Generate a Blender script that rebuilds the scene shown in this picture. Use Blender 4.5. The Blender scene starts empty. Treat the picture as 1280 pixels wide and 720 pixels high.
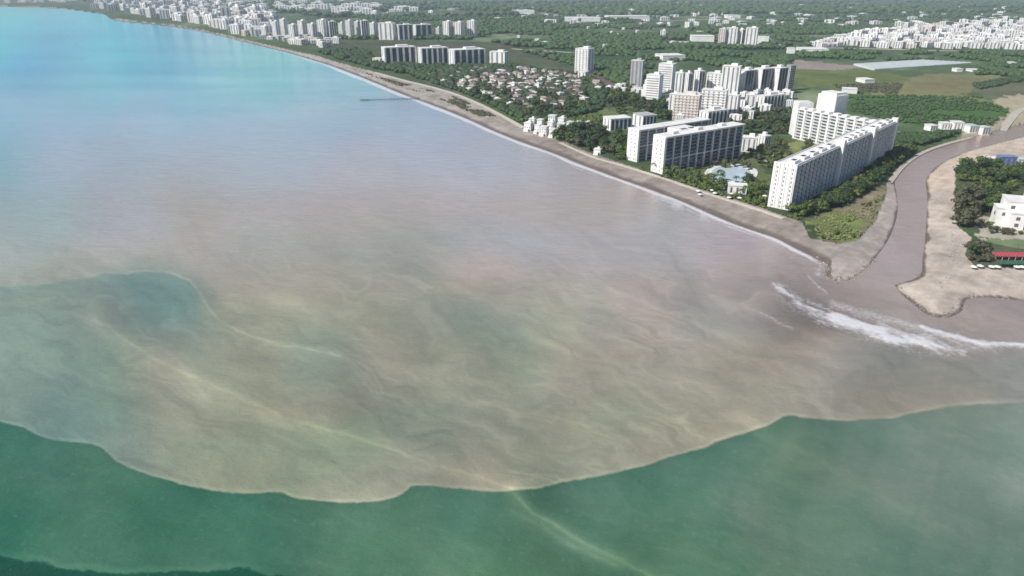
import bpy, math, random
import numpy as np
from math import radians, sin, cos, tan, atan2, pi, hypot

# ------------------------------------------------------------------ camera, world, sun, exposure
scene = bpy.context.scene
COL = scene.collection
FPX, PITCH, HCAM = 865.0, radians(24.0), 170.0          # focal length for a 1280 px wide frame, tilt, drone height
cam_d = bpy.data.cameras.new('camera')
cam_d.sensor_width = 36.0
cam_d.lens = FPX / 1280.0 * 36.0
cam_d.clip_start = 1.0
cam_d.clip_end = 90000.0
cam = bpy.data.objects.new('camera', cam_d)
cam.location = (0, 0, HCAM)
cam.rotation_euler = (radians(90) - PITCH, 0, 0)
COL.objects.link(cam)
scene.camera = cam

SUN_DIR = np.array([-0.90, -0.44]); SUN_DIR /= np.hypot(*SUN_DIR)   # horizontal direction towards the sun
SUN_EL = radians(43)
world = bpy.data.worlds.new('World'); scene.world = world
world.use_nodes = True
wn = world.node_tree
sky = wn.nodes.new('ShaderNodeTexSky'); sky.sky_type = 'NISHITA'
sky.sun_disc = False
sky.sun_elevation = SUN_EL
sky.sun_rotation = atan2(SUN_DIR[0], SUN_DIR[1])
sky.altitude = 100
sky.air_density = 1.2; sky.dust_density = 0.5; sky.ozone_density = 2.5
bg = wn.nodes['Background']; bg.inputs[1].default_value = 0.085
wn.links.new(sky.outputs[0], bg.inputs[0])
sd = bpy.data.lights.new('sun', 'SUN'); sd.energy = 5.0; sd.angle = radians(0.5); sd.color = (1.0, 0.955, 0.89)
sun = bpy.data.objects.new('sun', sd); COL.objects.link(sun)
sun.location = (-400, -200, 500)
sun.rotation_euler = (radians(90) - SUN_EL, 0, atan2(SUN_DIR[1], SUN_DIR[0]) + pi / 2)
scene.view_settings.view_transform = 'Standard'
scene.view_settings.look = 'None'
scene.view_settings.exposure = 0.1
scene.view_settings.gamma = 1.0
scene.view_settings.use_curve_mapping = False
scene.render.engine = 'CYCLES'
scene.cycles.use_denoising = True
scene.cycles.max_bounces = 6
scene.cycles.volume_bounces = 0
scene.cycles.filter_width = 1.6
scene.render.film_transparent = False

rng = np.random.default_rng(7)
random.seed(7)

# ------------------------------------------------------------------ image pixel and ground position helpers
def at(px, py, z=3.0):
    """ground position (metres) of a pixel in the 1280x720 photograph, at height z"""
    dx = (px - 640.0) / FPX; dy = (360.0 - py) / FPX
    d = (dx, cos(PITCH) + dy * sin(PITCH), -sin(PITCH) + dy * cos(PITCH))
    t = (z - HCAM) / d[2]
    return (d[0] * t, d[1] * t)

def image_px(X, Y, Z=0.0):  # projects world points through the camera to image pixel coordinates
    dep = np.maximum(Y * cos(PITCH) - (Z - HCAM) * sin(PITCH), 20.0)
    up = Y * sin(PITCH) + (Z - HCAM) * cos(PITCH)
    return 640.0 + FPX * X / dep, 360.0 - FPX * up / dep

def line(pts, z=0.0):
    return np.array([at(p[0], p[1], z) for p in pts])

def smooth_line(P, k=4):
    """Catmull-Rom through the points"""
    P = np.asarray(P, float)
    Q = np.vstack([2 * P[0] - P[1], P, 2 * P[-1] - P[-2]])
    out = []
    for i in range(len(P) - 1):
        a, b, c, d = Q[i], Q[i + 1], Q[i + 2], Q[i + 3]
        for t in np.arange(k) / k:
            out.append(0.5 * (2 * b + (c - a) * t + (2 * a - 5 * b + 4 * c - d) * t * t + (3 * b - a - 3 * c + d) * t ** 3))
    out.append(P[-1])
    return np.array(out)

def seg_dist(X, Y, P, signed=False):
    best = np.full(X.shape, 1e18); sg = np.zeros(X.shape)
    for (x0, y0), (x1, y1) in zip(P[:-1], P[1:]):
        ex, ey = x1 - x0, y1 - y0
        L = ex * ex + ey * ey + 1e-9
        t = np.clip(((X - x0) * ex + (Y - y0) * ey) / L, 0, 1)
        qx, qy = X - x0 - t * ex, Y - y0 - t * ey
        d = qx * qx + qy * qy
        m = d < best
        best = np.where(m, d, best)
        if signed:
            sg = np.where(m, np.sign(ex * qy - ey * qx), sg)
    r = np.sqrt(best)
    return r * sg if signed else r

def inside(X, Y, P):
    P = np.asarray(P); c = np.zeros(np.shape(X), bool)
    for (x0, y0), (x1, y1) in zip(P, np.roll(P, -1, axis=0)):
        if y0 == y1: continue
        c ^= ((y0 > Y) != (y1 > Y)) & (X < (x1 - x0) * (Y - y0) / (y1 - y0) + x0)
    return c

def _hash(ix, iy, s):
    h = (ix.astype(np.int64) * 374761393 + iy.astype(np.int64) * 668265263 + s * 1274126177) & 0xFFFFFFFF
    h = ((h ^ (h >> 13)) * 1274126177) & 0xFFFFFFFF
    return ((h ^ (h >> 16)) & 0xFFFF) / 65535.0

def vnoise(x, y, s=0):
    ix, iy = np.floor(x), np.floor(y); fx, fy = x - ix, y - iy
    fx = fx * fx * fx * (fx * (6 * fx - 15) + 10); fy = fy * fy * fy * (fy * (6 * fy - 15) + 10)
    a, b = _hash(ix, iy, s), _hash(ix + 1, iy, s); c, d = _hash(ix, iy + 1, s), _hash(ix + 1, iy + 1, s)
    return (a + (b - a) * fx) * (1 - fy) + (c + (d - c) * fx) * fy

def fbm(x, y, s=0, o=4, g=0.5):
    r = 0; amp = 1; tot = 0
    for k in range(o):
        r = r + amp * vnoise(x * 2 ** k + 17.3 * k, y * 2 ** k - 9.1 * k, s + k); tot += amp; amp *= g
    return r / tot - 0.5

def lin(c):
    c = np.asarray(c, float) / 255.0
    return np.where(c <= 0.04045, c / 12.92, ((c + 0.055) / 1.055) ** 2.4)

def sstep(a, b, x):
    t = np.clip((x - a) / (b - a), 0, 1); return t * t * (3 - 2 * t)

# ------------------------------------------------------------------ materials
def mat(name, color, rough=0.8, spec=0.3, noise=0.0, nscale=0.3, bump=0.0):
    m = bpy.data.materials.new(name); m.use_nodes = True
    n = m.node_tree; b = n.nodes['Principled BSDF']
    b.inputs['Roughness'].default_value = rough
    b.inputs['Specular IOR Level'].default_value = spec
    c = tuple(color) + (1,)
    b.inputs['Base Color'].default_value = c
    if noise > 0:
        geo = n.nodes.new('ShaderNodeNewGeometry')
        tx = n.nodes.new('ShaderNodeTexNoise'); tx.inputs['Scale'].default_value = nscale
        tx.inputs['Detail'].default_value = 5
        rp = n.nodes.new('ShaderNodeValToRGB')
        lo = [max(0, v * (1 - noise)) for v in color]; hi = [min(1, v * (1 + noise)) for v in color]
        rp.color_ramp.elements[0].position = 0.32; rp.color_ramp.elements[0].color = tuple(lo) + (1,)
        rp.color_ramp.elements[1].position = 0.68; rp.color_ramp.elements[1].color = tuple(hi) + (1,)
        n.links.new(geo.outputs['Position'], tx.inputs['Vector'])
        n.links.new(tx.outputs[0], rp.inputs[0]); n.links.new(rp.outputs[0], b.inputs['Base Color'])
    return m

M = {}
M['white'] = mat('white_plaster', (0.77, 0.755, 0.73), 0.8, 0.25, 0.11, 0.09)
M['cream'] = mat('cream_plaster', (0.66, 0.58, 0.53), 0.85, 0.2, 0.10, 0.15)
M['pink'] = mat('pinkish_plaster', (0.62, 0.50, 0.47), 0.85, 0.2, 0.12, 0.15)
M['grey'] = mat('grey_concrete', (0.42, 0.41, 0.42), 0.85, 0.2, 0.12, 0.15)
M['roof_white'] = mat('pale_roof_screed', (0.68, 0.665, 0.64), 0.9, 0.2, 0.14, 0.12)
M['roof_grey'] = mat('weathered_flat_roof', (0.40, 0.385, 0.38), 0.9, 0.2, 0.18, 0.12)
M['tile'] = mat('terracotta_tile', (0.115, 0.085, 0.075), 0.9, 0.2, 0.30, 0.4)
M['tile_pale'] = mat('faded_terracotta_tile', (0.34, 0.275, 0.25), 0.9, 0.2, 0.25, 0.4)
M['glass'] = mat('dark_window_glass', (0.040, 0.052, 0.085), 0.12, 0.5)
M['shutter'] = mat('grey_window', (0.12, 0.125, 0.14), 0.35, 0.5)
M['pane'] = mat('sunlit_window_pane', (0.22, 0.225, 0.24), 0.3, 0.5)  # paler window tone for sunlit fronts, sunlight put into the colour
M['rail'] = mat('frosted_balcony_rail', (0.30, 0.32, 0.36), 0.4, 0.5)
M['rail_white'] = mat('white_balcony_rail', (0.55, 0.56, 0.58), 0.6, 0.4)
M['dark'] = mat('opening_shade', (0.05, 0.052, 0.058), 0.6, 0.3)  # near-black colour painted for the shade inside roof openings
M['bark'] = mat('bark', (0.10, 0.075, 0.055), 0.95, 0.1)
M['wood'] = mat('weathered_jetty_timber', (0.10, 0.095, 0.09), 0.9, 0.2, 0.2, 0.6)
M['red'] = mat('red_awning_cloth', (0.38, 0.07, 0.08), 0.8, 0.2, 0.1, 0.6)
M['blue'] = mat('blue_tarpaulin', (0.16, 0.22, 0.38), 0.7, 0.3, 0.2, 0.6)
M['green_cloth'] = mat('green_awning_cloth', (0.04, 0.12, 0.07), 0.8, 0.2, 0.1, 0.6)
M['pool'] = mat('pool_water', (0.50, 0.61, 0.68), 0.08, 0.5, 0.05, 0.2)
M['deck'] = mat('pale_pool_paving', (0.62, 0.62, 0.58), 0.8, 0.3, 0.06, 0.5)
M['poly'] = mat('polythene_greenhouse_skin', (0.50, 0.55, 0.53), 0.5, 0.4, 0.08, 0.1)
M['road'] = mat('pale_dusty_road', (0.42, 0.38, 0.32), 0.95, 0.2, 0.12, 0.2)
M['promenade'] = mat('promenade_paving', (0.50, 0.45, 0.39), 0.95, 0.2, 0.12, 0.3)

def leaf_mat(name, c1, c2):
    m = bpy.data.materials.new(name); m.use_nodes = True
    n = m.node_tree; b = n.nodes['Principled BSDF']
    b.inputs['Roughness'].default_value = 0.75; b.inputs['Specular IOR Level'].default_value = 0.15
    geo = n.nodes.new('ShaderNodeNewGeometry')
    tx = n.nodes.new('ShaderNodeTexNoise'); tx.inputs['Scale'].default_value = 0.22; tx.inputs['Detail'].default_value = 3
    rp = n.nodes.new('ShaderNodeValToRGB')
    rp.color_ramp.elements[0].position = 0.33; rp.color_ramp.elements[0].color = tuple(c1) + (1,)
    rp.color_ramp.elements[1].position = 0.68; rp.color_ramp.elements[1].color = tuple(c2) + (1,)
    n.links.new(geo.outputs['Position'], tx.inputs['Vector'])
    n.links.new(tx.outputs[0], rp.inputs[0]); n.links.new(rp.outputs[0], b.inputs['Base Color'])
    return m
M['leaf'] = leaf_mat('broadleaf_foliage', (0.038, 0.066, 0.018), (0.125, 0.165, 0.045))
M['leaf_dark'] = leaf_mat('dark_evergreen_foliage', (0.024, 0.048, 0.020), (0.068, 0.105, 0.040))
M['leaf_olive'] = leaf_mat('olive_foliage', (0.060, 0.066, 0.038), (0.120, 0.122, 0.070))
M['leaf_bright'] = leaf_mat('yellow_green_foliage', (0.060, 0.090, 0.022), (0.170, 0.200, 0.055))  # lighter yellow-green leaf tone, for variety among the trees
M['leaf_pale'] = leaf_mat('dry_grass_and_scrub', (0.13, 0.14, 0.06), (0.24, 0.25, 0.11))
M['leaf_orchard'] = leaf_mat('orchard_foliage', (0.032, 0.066, 0.025), (0.085, 0.135, 0.045))

def attr_ground():
    m = bpy.data.materials.new('soil_sand_and_crops'); m.use_nodes = True
    n = m.node_tree; b = n.nodes['Principled BSDF']
    b.inputs['Roughness'].default_value = 0.95; b.inputs['Specular IOR Level'].default_value = 0.1
    a = n.nodes.new('ShaderNodeAttribute'); a.attribute_name = 'albedo'
    geo = n.nodes.new('ShaderNodeNewGeometry')
    t1 = n.nodes.new('ShaderNodeTexNoise'); t1.inputs['Scale'].default_value = 0.12; t1.inputs['Detail'].default_value = 9; t1.inputs['Roughness'].default_value = 0.78
    mr = n.nodes.new('ShaderNodeMapRange'); mr.inputs[1].default_value = 0.25; mr.inputs[2].default_value = 0.75
    mr.inputs[3].default_value = 0.70; mr.inputs[4].default_value = 1.30
    mx = n.nodes.new('ShaderNodeVectorMath'); mx.operation = 'SCALE'
    bp = n.nodes.new('ShaderNodeBump'); bp.inputs['Strength'].default_value = 0.5; bp.inputs['Distance'].default_value = 0.5
    L = n.links.new
    L(geo.outputs['Position'], t1.inputs['Vector']); L(t1.outputs[0], mr.inputs[0])
    L(a.outputs['Color'], mx.inputs[0]); L(mr.outputs[0], mx.inputs['Scale']); L(mx.outputs[0], b.inputs['Base Color'])
    L(t1.outputs[0], bp.inputs['Height']); L(bp.outputs[0], b.inputs['Normal'])
    return m
M['ground'] = attr_ground()

def attr_water():
    m = bpy.data.materials.new('silty_sea_water'); m.use_nodes = True
    n = m.node_tree; b = n.nodes['Principled BSDF']
    b.inputs['IOR'].default_value = 1.333
    a = n.nodes.new('ShaderNodeAttribute'); a.attribute_name = 'albedo'
    fo = n.nodes.new('ShaderNodeAttribute'); fo.attribute_name = 'foam'
    geo = n.nodes.new('ShaderNodeNewGeometry')
    L = n.links.new
    # silt turbulence finer than the mesh
    t0 = n.nodes.new('ShaderNodeTexNoise'); t0.inputs['Scale'].default_value = 1.0; t0.inputs['Detail'].default_value = 8; t0.inputs['Roughness'].default_value = 0.6
    t0.inputs['Distortion'].default_value = 1.2
    mr = n.nodes.new('ShaderNodeMapRange'); mr.inputs[1].default_value = 0.3; mr.inputs[2].default_value = 0.7; mr.inputs[3].default_value = 0.95; mr.inputs[4].default_value = 1.05
    mp0 = n.nodes.new('ShaderNodeMapping'); mp0.inputs['Rotation'].default_value = (0, 0, radians(35)); mp0.inputs['Scale'].default_value = (0.045, 0.09, 0.1)
    sc = n.nodes.new('ShaderNodeVectorMath'); sc.operation = 'SCALE'
    L(geo.outputs['Position'], mp0.inputs['Vector']); L(mp0.outputs[0], t0.inputs['Vector']); L(t0.outputs[0], mr.inputs[0]); L(a.outputs['Color'], sc.inputs[0]); L(mr.outputs[0], sc.inputs['Scale'])
    # ragged foam
    tf = n.nodes.new('ShaderNodeTexNoise'); tf.inputs['Scale'].default_value = 0.45; tf.inputs['Detail'].default_value = 6; tf.inputs['Roughness'].default_value = 0.65
    L(geo.outputs['Position'], tf.inputs['Vector'])
    ad = n.nodes.new('ShaderNodeMath'); ad.operation = 'ADD'; L(fo.outputs['Fac'], ad.inputs[0]); L(tf.outputs[0], ad.inputs[1])
    mf = n.nodes.new('ShaderNodeMapRange'); mf.inputs[1].default_value = 0.55; mf.inputs[2].default_value = 1.45; L(ad.outputs[0], mf.inputs[0])
    mf.interpolation_type = 'SMOOTHSTEP'
    mixc = n.nodes.new('ShaderNodeMix'); mixc.data_type = 'RGBA'
    L(mf.outputs[0], mixc.inputs[0]); L(sc.outputs[0], mixc.inputs[6]); mixc.inputs[7].default_value = (0.58, 0.565, 0.58, 1)
    L(mixc.outputs[2], b.inputs['Base Color'])
    mro = n.nodes.new('ShaderNodeMapRange'); mro.inputs[3].default_value = 0.13; mro.inputs[4].default_value = 0.8
    L(mf.outputs[0], mro.inputs[0]); L(mro.outputs[0], b.inputs['Roughness'])
    # wind ripples running with the swell
    mp = n.nodes.new('ShaderNodeMapping'); mp.inputs['Rotation'].default_value = (0, 0, radians(-57)); mp.inputs['Scale'].default_value = (0.07, 0.12, 0.1)
    L(geo.outputs['Position'], mp.inputs['Vector'])
    t1 = n.nodes.new('ShaderNodeTexNoise'); t1.inputs['Scale'].default_value = 1.0; t1.inputs['Detail'].default_value = 8; t1.inputs['Roughness'].default_value = 0.68
    L(mp.outputs[0], t1.inputs['Vector'])
    bp = n.nodes.new('ShaderNodeBump'); bp.inputs['Strength'].default_value = 0.6; bp.inputs['Distance'].default_value = 1.5
    L(t1.outputs[0], bp.inputs['Height']); L(bp.outputs[0], b.inputs['Normal'])
    return m
M['water'] = attr_water()

# ------------------------------------------------------------------ shoreline, river
COAST_PX = [(-260, 5), (-120, 6), (0, 8), (40, 8.5), (80, 10.5), (100, 13), (128, 17), (142, 25), (180, 29), (220, 33.5), (260, 41),
    (300, 51), (330, 58.5), (360, 66), (385, 73.5), (410, 81), (440, 92), (470, 104), (500, 116.5), (520, 124), (545, 133), (580, 147),
    (620, 165), (650, 177), (690, 191), (730, 207), (770, 222), (810, 236), (850, 251), (880, 264), (910, 277), (940, 288), (970, 298),
    (995, 311), (1016, 321), (1034, 331), (1030, 344), (1046, 352)]
LEFTBANK_PX = [(1046, 352), (1062, 350), (1082, 336), (1098, 318), (1113, 295), (1122, 266), (1121, 242), (1119, 226), (1131, 210), (1150, 195), (1180, 183), (1215, 172), (1250, 163), (1300, 152), (1400, 138)]
RIGHTBANK_PX = [(1400, 147), (1300, 167), (1250, 178), (1218, 187), (1196, 194), (1172, 207), (1158, 223), (1159, 246), (1158, 272), (1156, 300), (1153, 325), (1149, 345), (1118, 356)]
SPIT_PX = [(1118, 356), (1126, 367), (1140, 379), (1155, 391), (1172, 397), (1190, 396), (1203, 388), (1206, 377), (1220, 372), (1250, 373), (1290, 378), (1360, 392), (1500, 440)]
coast = line(COAST_PX); lbank = smooth_line(line(LEFTBANK_PX), 3); rbank = smooth_line(line(RIGHTBANK_PX), 3); spit = smooth_line(line(SPIT_PX), 3)
coast = np.vstack([smooth_line(coast[:-4], 3), coast[-4:]])
far_l = np.array([(-40000, 14000), (-14000, 8600)])
far_r = np.array([(700, 60), (1400, -900), (9000, -14000)])
SHORE = [np.vstack([far_l, coast, lbank, (9000, 9000 * lbank[-1][1] / lbank[-1][0])]), np.vstack([(9000, 9000 * rbank[0][1] / rbank[0][0]), rbank, spit, far_r])]
LAND_A = np.vstack([SHORE[0], (40000, 40000 * lbank[-1][1] / lbank[-1][0]), (40000, 45000), (-45000, 45000)])
LAND_B = np.vstack([(40000, 40000 * rbank[0][1] / rbank[0][0]), SHORE[1], (40000, -14000)])
RIVER = np.vstack([lbank, (9000, 9000 * lbank[-1][1] / lbank[-1][0]), (9000, 9000 * rbank[0][1] / rbank[0][0]), rbank])
VEG_PX = [(-40, 7), (60, 9), (100, 12), (140, 22.5), (180, 27.3), (220, 31.6), (260, 38.6), (300, 48), (330, 55), (360, 62), (395, 69.5), (410, 74), (440, 83), (480, 93), (510, 101.5), (545, 110), (570, 118.5), (600, 131), (640, 153),
    (662, 160), (700, 175), (740, 192), (780, 205), (820, 219), (850, 229), (880, 238), (910, 247), (945, 258), (970, 267), (1003, 279),
    (1012, 297), (1045, 305), (1072, 300), (1095, 275), (1106, 250), (1110, 226), (1128, 205), (1150, 190), (1180, 178), (1215, 168), (1300, 147)]
VEG = line(VEG_PX, 2.5)
BEACH_A = np.vstack([SHORE[0], VEG[::-1]])

def bank_dist(X, Y):
    """distance to the water's edge, positive on land"""
    d = np.minimum(seg_dist(X, Y, SHORE[0]), seg_dist(X, Y, SHORE[1]))
    land = inside(X, Y, LAND_A) | inside(X, Y, LAND_B)
    return np.where(land, d, -d)

def land_z(d):
    return np.where(d < 0, np.maximum(-1.6, d * 0.25), np.where(d < 10, 0.17 * d, np.minimum(3.0, 1.7 + (d - 10) * 0.045)))

# polar sheet around the drone's foot point: cells grow with distance, all the way round to the horizon
yrow = np.arange(860, -20.5, -1.35)
dep = PITCH + np.arctan((yrow - 360.0) / FPX)
rad = np.concatenate([[20.0, 60.0], HCAM / np.tan(dep), [45000.0]])
th = np.concatenate([np.arange(-180, -52, 4.0), np.arange(-51, 51.05, 0.1), np.arange(54, 180, 4.0)])
TH, RA = np.meshgrid(np.radians(th), rad)
GX, GY = RA * np.sin(TH), RA * np.cos(TH)
NR, NT = GX.shape
X, Y = GX.ravel(), GY.ravel()
D = bank_dist(X, Y)
U, V = image_px(X, Y)  # image coordinates, in which the water colours are laid out
print('grid', NR, NT, len(X))

# ------------------------------------------------------------------ colour of the water (dissolved silt, clear sea, foam)
# (image u, v, sRGB tuned to match) points of the muddy side and of the clear side of the plume's front
MUD = [(0, 25, 21.4, 204.8, 215.7), (0, 45, 12.9, 185.2, 209.6), (130, 45, 42.2, 200.3, 222.3), (60, 70, 38.8, 149.6, 201.6), (200, 75, 43.2, 168.1, 198.9), (270, 60, 131.3, 188.1, 209.5), (320, 85, 138.4, 215.4, 200.5), (420, 100, 139.4, 203.6, 209.2), (330, 100, 83.8, 177.3, 191.9), (100, 105, 111.5, 189.2, 197.5), (250, 115, 111.4, 183.7, 197.3), (400, 125, 161.8, 180.2, 193.4), (0, 145, 126.6, 175.4, 194.2), (80, 145, 142.2, 166.7, 190.9), (200, 145, 154.5, 177.9, 196.6), (300, 145, 158.7, 171.5, 190.6), (420, 145, 139.8, 157.4, 177.5), (520, 145, 155.7, 170.6, 185.9), (0, 205, 106.9, 154.9, 163.0), (60, 205, 156.7, 165.0, 179.8), (150, 205, 147.8, 159.9, 167.8), (250, 205, 155.8, 162.0, 168.6), (340, 205, 156.6, 167.8, 175.2), (450, 205, 166.4, 162.7, 168.7), (560, 205, 160.8, 161.4, 170.6), (640, 205, 164.4, 165.2, 173.7), (700, 205, 154.8, 149.5, 148.1), (0, 265, 138.4, 150.6, 151.3), (80, 265, 137.0, 159.4, 154.1), (130, 265, 151.5, 137.8, 146.1), (180, 265, 160.0, 169.2, 172.0), (220, 265, 149.6, 132.6, 114.4), (280, 265, 159.9, 153.3, 149.4), (350, 265, 163.6, 152.6, 147.8), (450, 265, 159.4, 148.8, 142.2), (550, 265, 167.9, 155.8, 151.3), (650, 265, 166.3, 152.4, 142.6), (760, 265, 160.0, 147.3, 140.2), (0, 315, 152.5, 155.3, 146.9), (120, 315, 156.9, 154.1, 142.0), (220, 315, 160.4, 151.6, 138.8), (330, 315, 152.2, 155.0, 145.7), (450, 315, 154.8, 154.6, 143.7), (520, 315, 143.8, 145.2, 130.9), (585, 315, 140.4, 144.0, 142.7), (640, 315, 139.5, 150.5, 158.6), (720, 315, 162.3, 157.9, 154.3), (800, 315, 148.0, 146.3, 146.5), (860, 315, 155.0, 157.1, 154.5), (910, 315, 169.7, 154.7, 156.7), (610, 345, 201.8, 170.9, 151.8), (500, 345, 128.0, 123.8, 114.6), (420, 350, 139.5, 132.7, 119.6), (320, 350, 137.0, 125.2, 116.1), (690, 350, 141.3, 127.7, 125.5), (800, 350, 169.5, 153.5, 145.1), (900, 350, 148.2, 129.8, 120.3), (960, 360, 133.3, 125.6, 114.6), (1005, 345, 167.6, 154.5, 149.9), (1060, 365, 148.2, 130.6, 119.3), (330, 385, 148.3, 150.3, 124.8), (450, 385, 131.4, 132.6, 110.5), (520, 385, 139.8, 139.4, 122.3), (585, 385, 85.0, 106.0, 96.1), (640, 385, 125.6, 131.7, 118.1), (720, 385, 182.1, 180.7, 145.9), (755, 385, 71.4, 82.5, 111.2), (800, 385, 202.3, 186.9, 152.9), (835, 385, 100.8, 94.6, 113.8), (880, 385, 145.9, 150.4, 134.0), (935, 385, 139.8, 132.6, 129.7), (1000, 385, 26.7, 16.0, 13.0), (60, 365, 136.0, 138.9, 122.1), (190, 362, 79.8, 111.3, 102.7), (60, 410, 110.2, 128.5, 115.9), (130, 412, 121.4, 121.1, 111.2), (215, 405, 101.9, 126.6, 118.1), (290, 415, 130.9, 131.0, 111.5), (0, 455, 126.2, 145.4, 130.6), (60, 455, 111.9, 127.0, 112.1), (120, 455, 113.0, 135.5, 126.9), (150, 455, 124.5, 144.6, 112.0), (185, 455, 96.9, 78.3, 70.7), (220, 455, 159.3, 149.8, 138.3), (255, 455, 136.9, 144.1, 112.8), (285, 455, 151.1, 157.6, 139.7), (320, 455, 106.3, 97.6, 77.4), (380, 455, 143.4, 156.1, 136.1), (420, 455, 91.9, 110.1, 98.0), (460, 455, 160.8, 149.9, 131.1), (520, 455, 116.8, 115.2, 102.1), (560, 455, 143.8, 146.7, 122.5), (605, 455, 94.2, 87.0, 82.8), (650, 455, 131.1, 147.4, 121.1), (700, 455, 144.2, 133.0, 121.5), (745, 455, 138.5, 132.9, 115.9), (800, 455, 139.6, 132.6, 118.0), (860, 455, 161.7, 154.1, 139.4), (905, 455, 145.8, 134.9, 116.2), (955, 455, 126.0, 122.0, 107.6), (1010, 455, 145.1, 130.8, 117.3), (1035, 475, 164.3, 161.9, 145.3), (1065, 475, 89.4, 90.7, 92.4), (1125, 475, 107.1, 109.6, 102.9), (1200, 475, 96.6, 106.4, 98.8), (1275, 475, 124.7, 126.0, 116.2), (0, 515, 107.0, 123.9, 111.1), (70, 515, 92.8, 116.2, 106.6), (150, 515, 96.8, 121.4, 108.4), (215, 515, 140.3, 139.5, 118.1), (290, 515, 128.1, 128.5, 107.6), (400, 515, 127.3, 122.3, 105.9), (520, 515, 121.4, 128.7, 110.6), (600, 515, 122.5, 124.4, 110.3), (680, 515, 127.6, 126.8, 111.7), (770, 515, 125.9, 130.4, 109.1), (860, 515, 134.1, 131.0, 112.2), (950, 515, 148.1, 143.3, 124.7), (1020, 500, 125.5, 121.2, 107.4), (1100, 500, 149.5, 138.7, 116.3), (1190, 490, 147.8, 135.6, 118.5), (170, 565, 112.0, 125.5, 114.4), (250, 565, 139.5, 144.8, 121.2), (320, 565, 133.2, 138.4, 117.5), (380, 565, 124.3, 135.9, 112.3), (440, 565, 107.0, 127.6, 103.0), (500, 565, 128.9, 126.8, 113.6), (555, 565, 110.7, 122.6, 102.5), (605, 565, 142.7, 135.7, 120.4), (650, 565, 119.1, 125.5, 104.8), (760, 565, 140.8, 140.1, 121.5), (830, 555, 136.6, 131.7, 114.2), (300, 600, 124.1, 129.3, 106.3), (450, 605, 162.6, 158.2, 136.3), (570, 598, 137.8, 132.3, 116.5), (1260, 400, 137.7, 125.9, 118.8), (1200, 415, 143.9, 131.1, 121.4), (1120, 385, 149.2, 137.4, 128.6), (1130, 300, 156.1, 135.2, 126.5), (1140, 240, 153.4, 130.8, 116.9), (1200, 180, 136.7, 110.1, 86.6), (1100, 330, 152.4, 141.8, 141.9), (1126, 270, 148.8, 135.9, 134.0), (1138, 215, 157.2, 139.5, 136.5), (1168, 195, 163.5, 145.8, 142.5)]
CLEAR = [(0, 555, 32.9, 101.3, 77.0), (0, 640, 35.6, 95.3, 71.3), (5, 585, 63.5, 95.5, 74.1), (60, 585, 77.0, 121.3, 102.0), (105, 585, 12.9, 63.5, 41.6), (150, 585, 83.0, 125.2, 99.5), (200, 630, 32.1, 85.3, 65.7), (120, 665, 65.8, 108.3, 84.7), (260, 670, 63.6, 103.3, 81.1), (325, 655, 65.2, 121.2, 95.5), (365, 655, 12.9, 50.4, 49.0), (405, 655, 85.1, 119.8, 90.2), (455, 655, 86.4, 126.4, 104.5), (520, 655, 64.5, 94.3, 70.8), (600, 655, 81.6, 125.0, 109.7), (645, 655, 53.4, 79.5, 43.6), (695, 655, 43.7, 77.8, 68.1), (745, 655, 102.6, 137.7, 113.3), (805, 655, 46.7, 82.3, 64.5), (860, 655, 102.8, 135.1, 105.4), (905, 655, 63.5, 107.2, 95.8), (945, 655, 99.9, 103.2, 88.4), (480, 705, 79.7, 114.6, 88.8), (620, 705, 91.8, 126.6, 94.8), (760, 705, 46.3, 84.7, 59.2), (900, 705, 75.6, 111.5, 84.1), (820, 600, 67.5, 104.5, 86.5), (900, 565, 54.7, 96.8, 79.5), (1000, 640, 94.4, 124.2, 102.9), (1100, 690, 83.7, 111.3, 93.2), (965, 575, 95.3, 123.1, 100.0), (1020, 575, 83.5, 99.5, 78.0), (1060, 575, 86.7, 106.6, 94.7), (1120, 575, 120.3, 128.5, 115.0), (1200, 575, 61.8, 97.3, 79.2), (1270, 575, 116.4, 132.1, 119.4), (1200, 525, 118.8, 126.4, 110.5), (1100, 540, 85.8, 117.9, 101.8), (1270, 690, 85.9, 109.9, 93.6), (1180, 640, 97.5, 115.2, 100.7)]
DEEP = [(0, 712, 18, 70, 52), (300, 716, 22, 74, 54), (700, 760, 50, 92, 70), (1200, 760, 66, 98, 80), (-200, 740, 16, 66, 48)]

def spread(pts, u, v, s):
    num = np.zeros((len(u), 3)); den = np.zeros(len(u))
    for (a, b, r, g, bl) in pts:
        q = ((u - a) ** 2 + ((v - b) * 1.35) ** 2)
        w = np.exp(-q / (2 * s * s)) + 2e4 / (q + 1e5) ** 2
        num += w[:, None] * lin((r, g, bl)); den += w
    return num / den[:, None]

FRONT_PX = [(-300, 470), (-100, 505), (0, 528), (30, 536), (60, 549), (110, 556), (128, 563), (150, 579), (180, 592), (215, 602), (265, 613), (310, 617), (350, 615.5), (372, 623), (430, 628), (480, 625), (505, 616), (520, 607), (560, 610),
    (620, 614), (660, 612), (710, 602), (760, 592), (820, 578), (870, 562), (920, 545), (960, 532), (985, 519), (1010, 523), (1060, 525), (1110, 522), (1150, 515), (1200, 507), (1280, 503), (1400, 500), (1700, 500)]
DEEP_PX = [(-300, 660), (0, 696), (30, 699), (60, 707), (120, 714), (165, 718), (230, 714), (300, 710), (330, 716), (420, 726), (700, 760), (1400, 820)]
BLOB_PX = [(-20, 362), (40, 357), (90, 349), (140, 342), (185, 339), (215, 343), (236, 351), (246, 362), (258, 378), (274, 398), (308, 418), (350, 431), (400, 438), (450, 455), (500, 480), (545, 500)]
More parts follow.
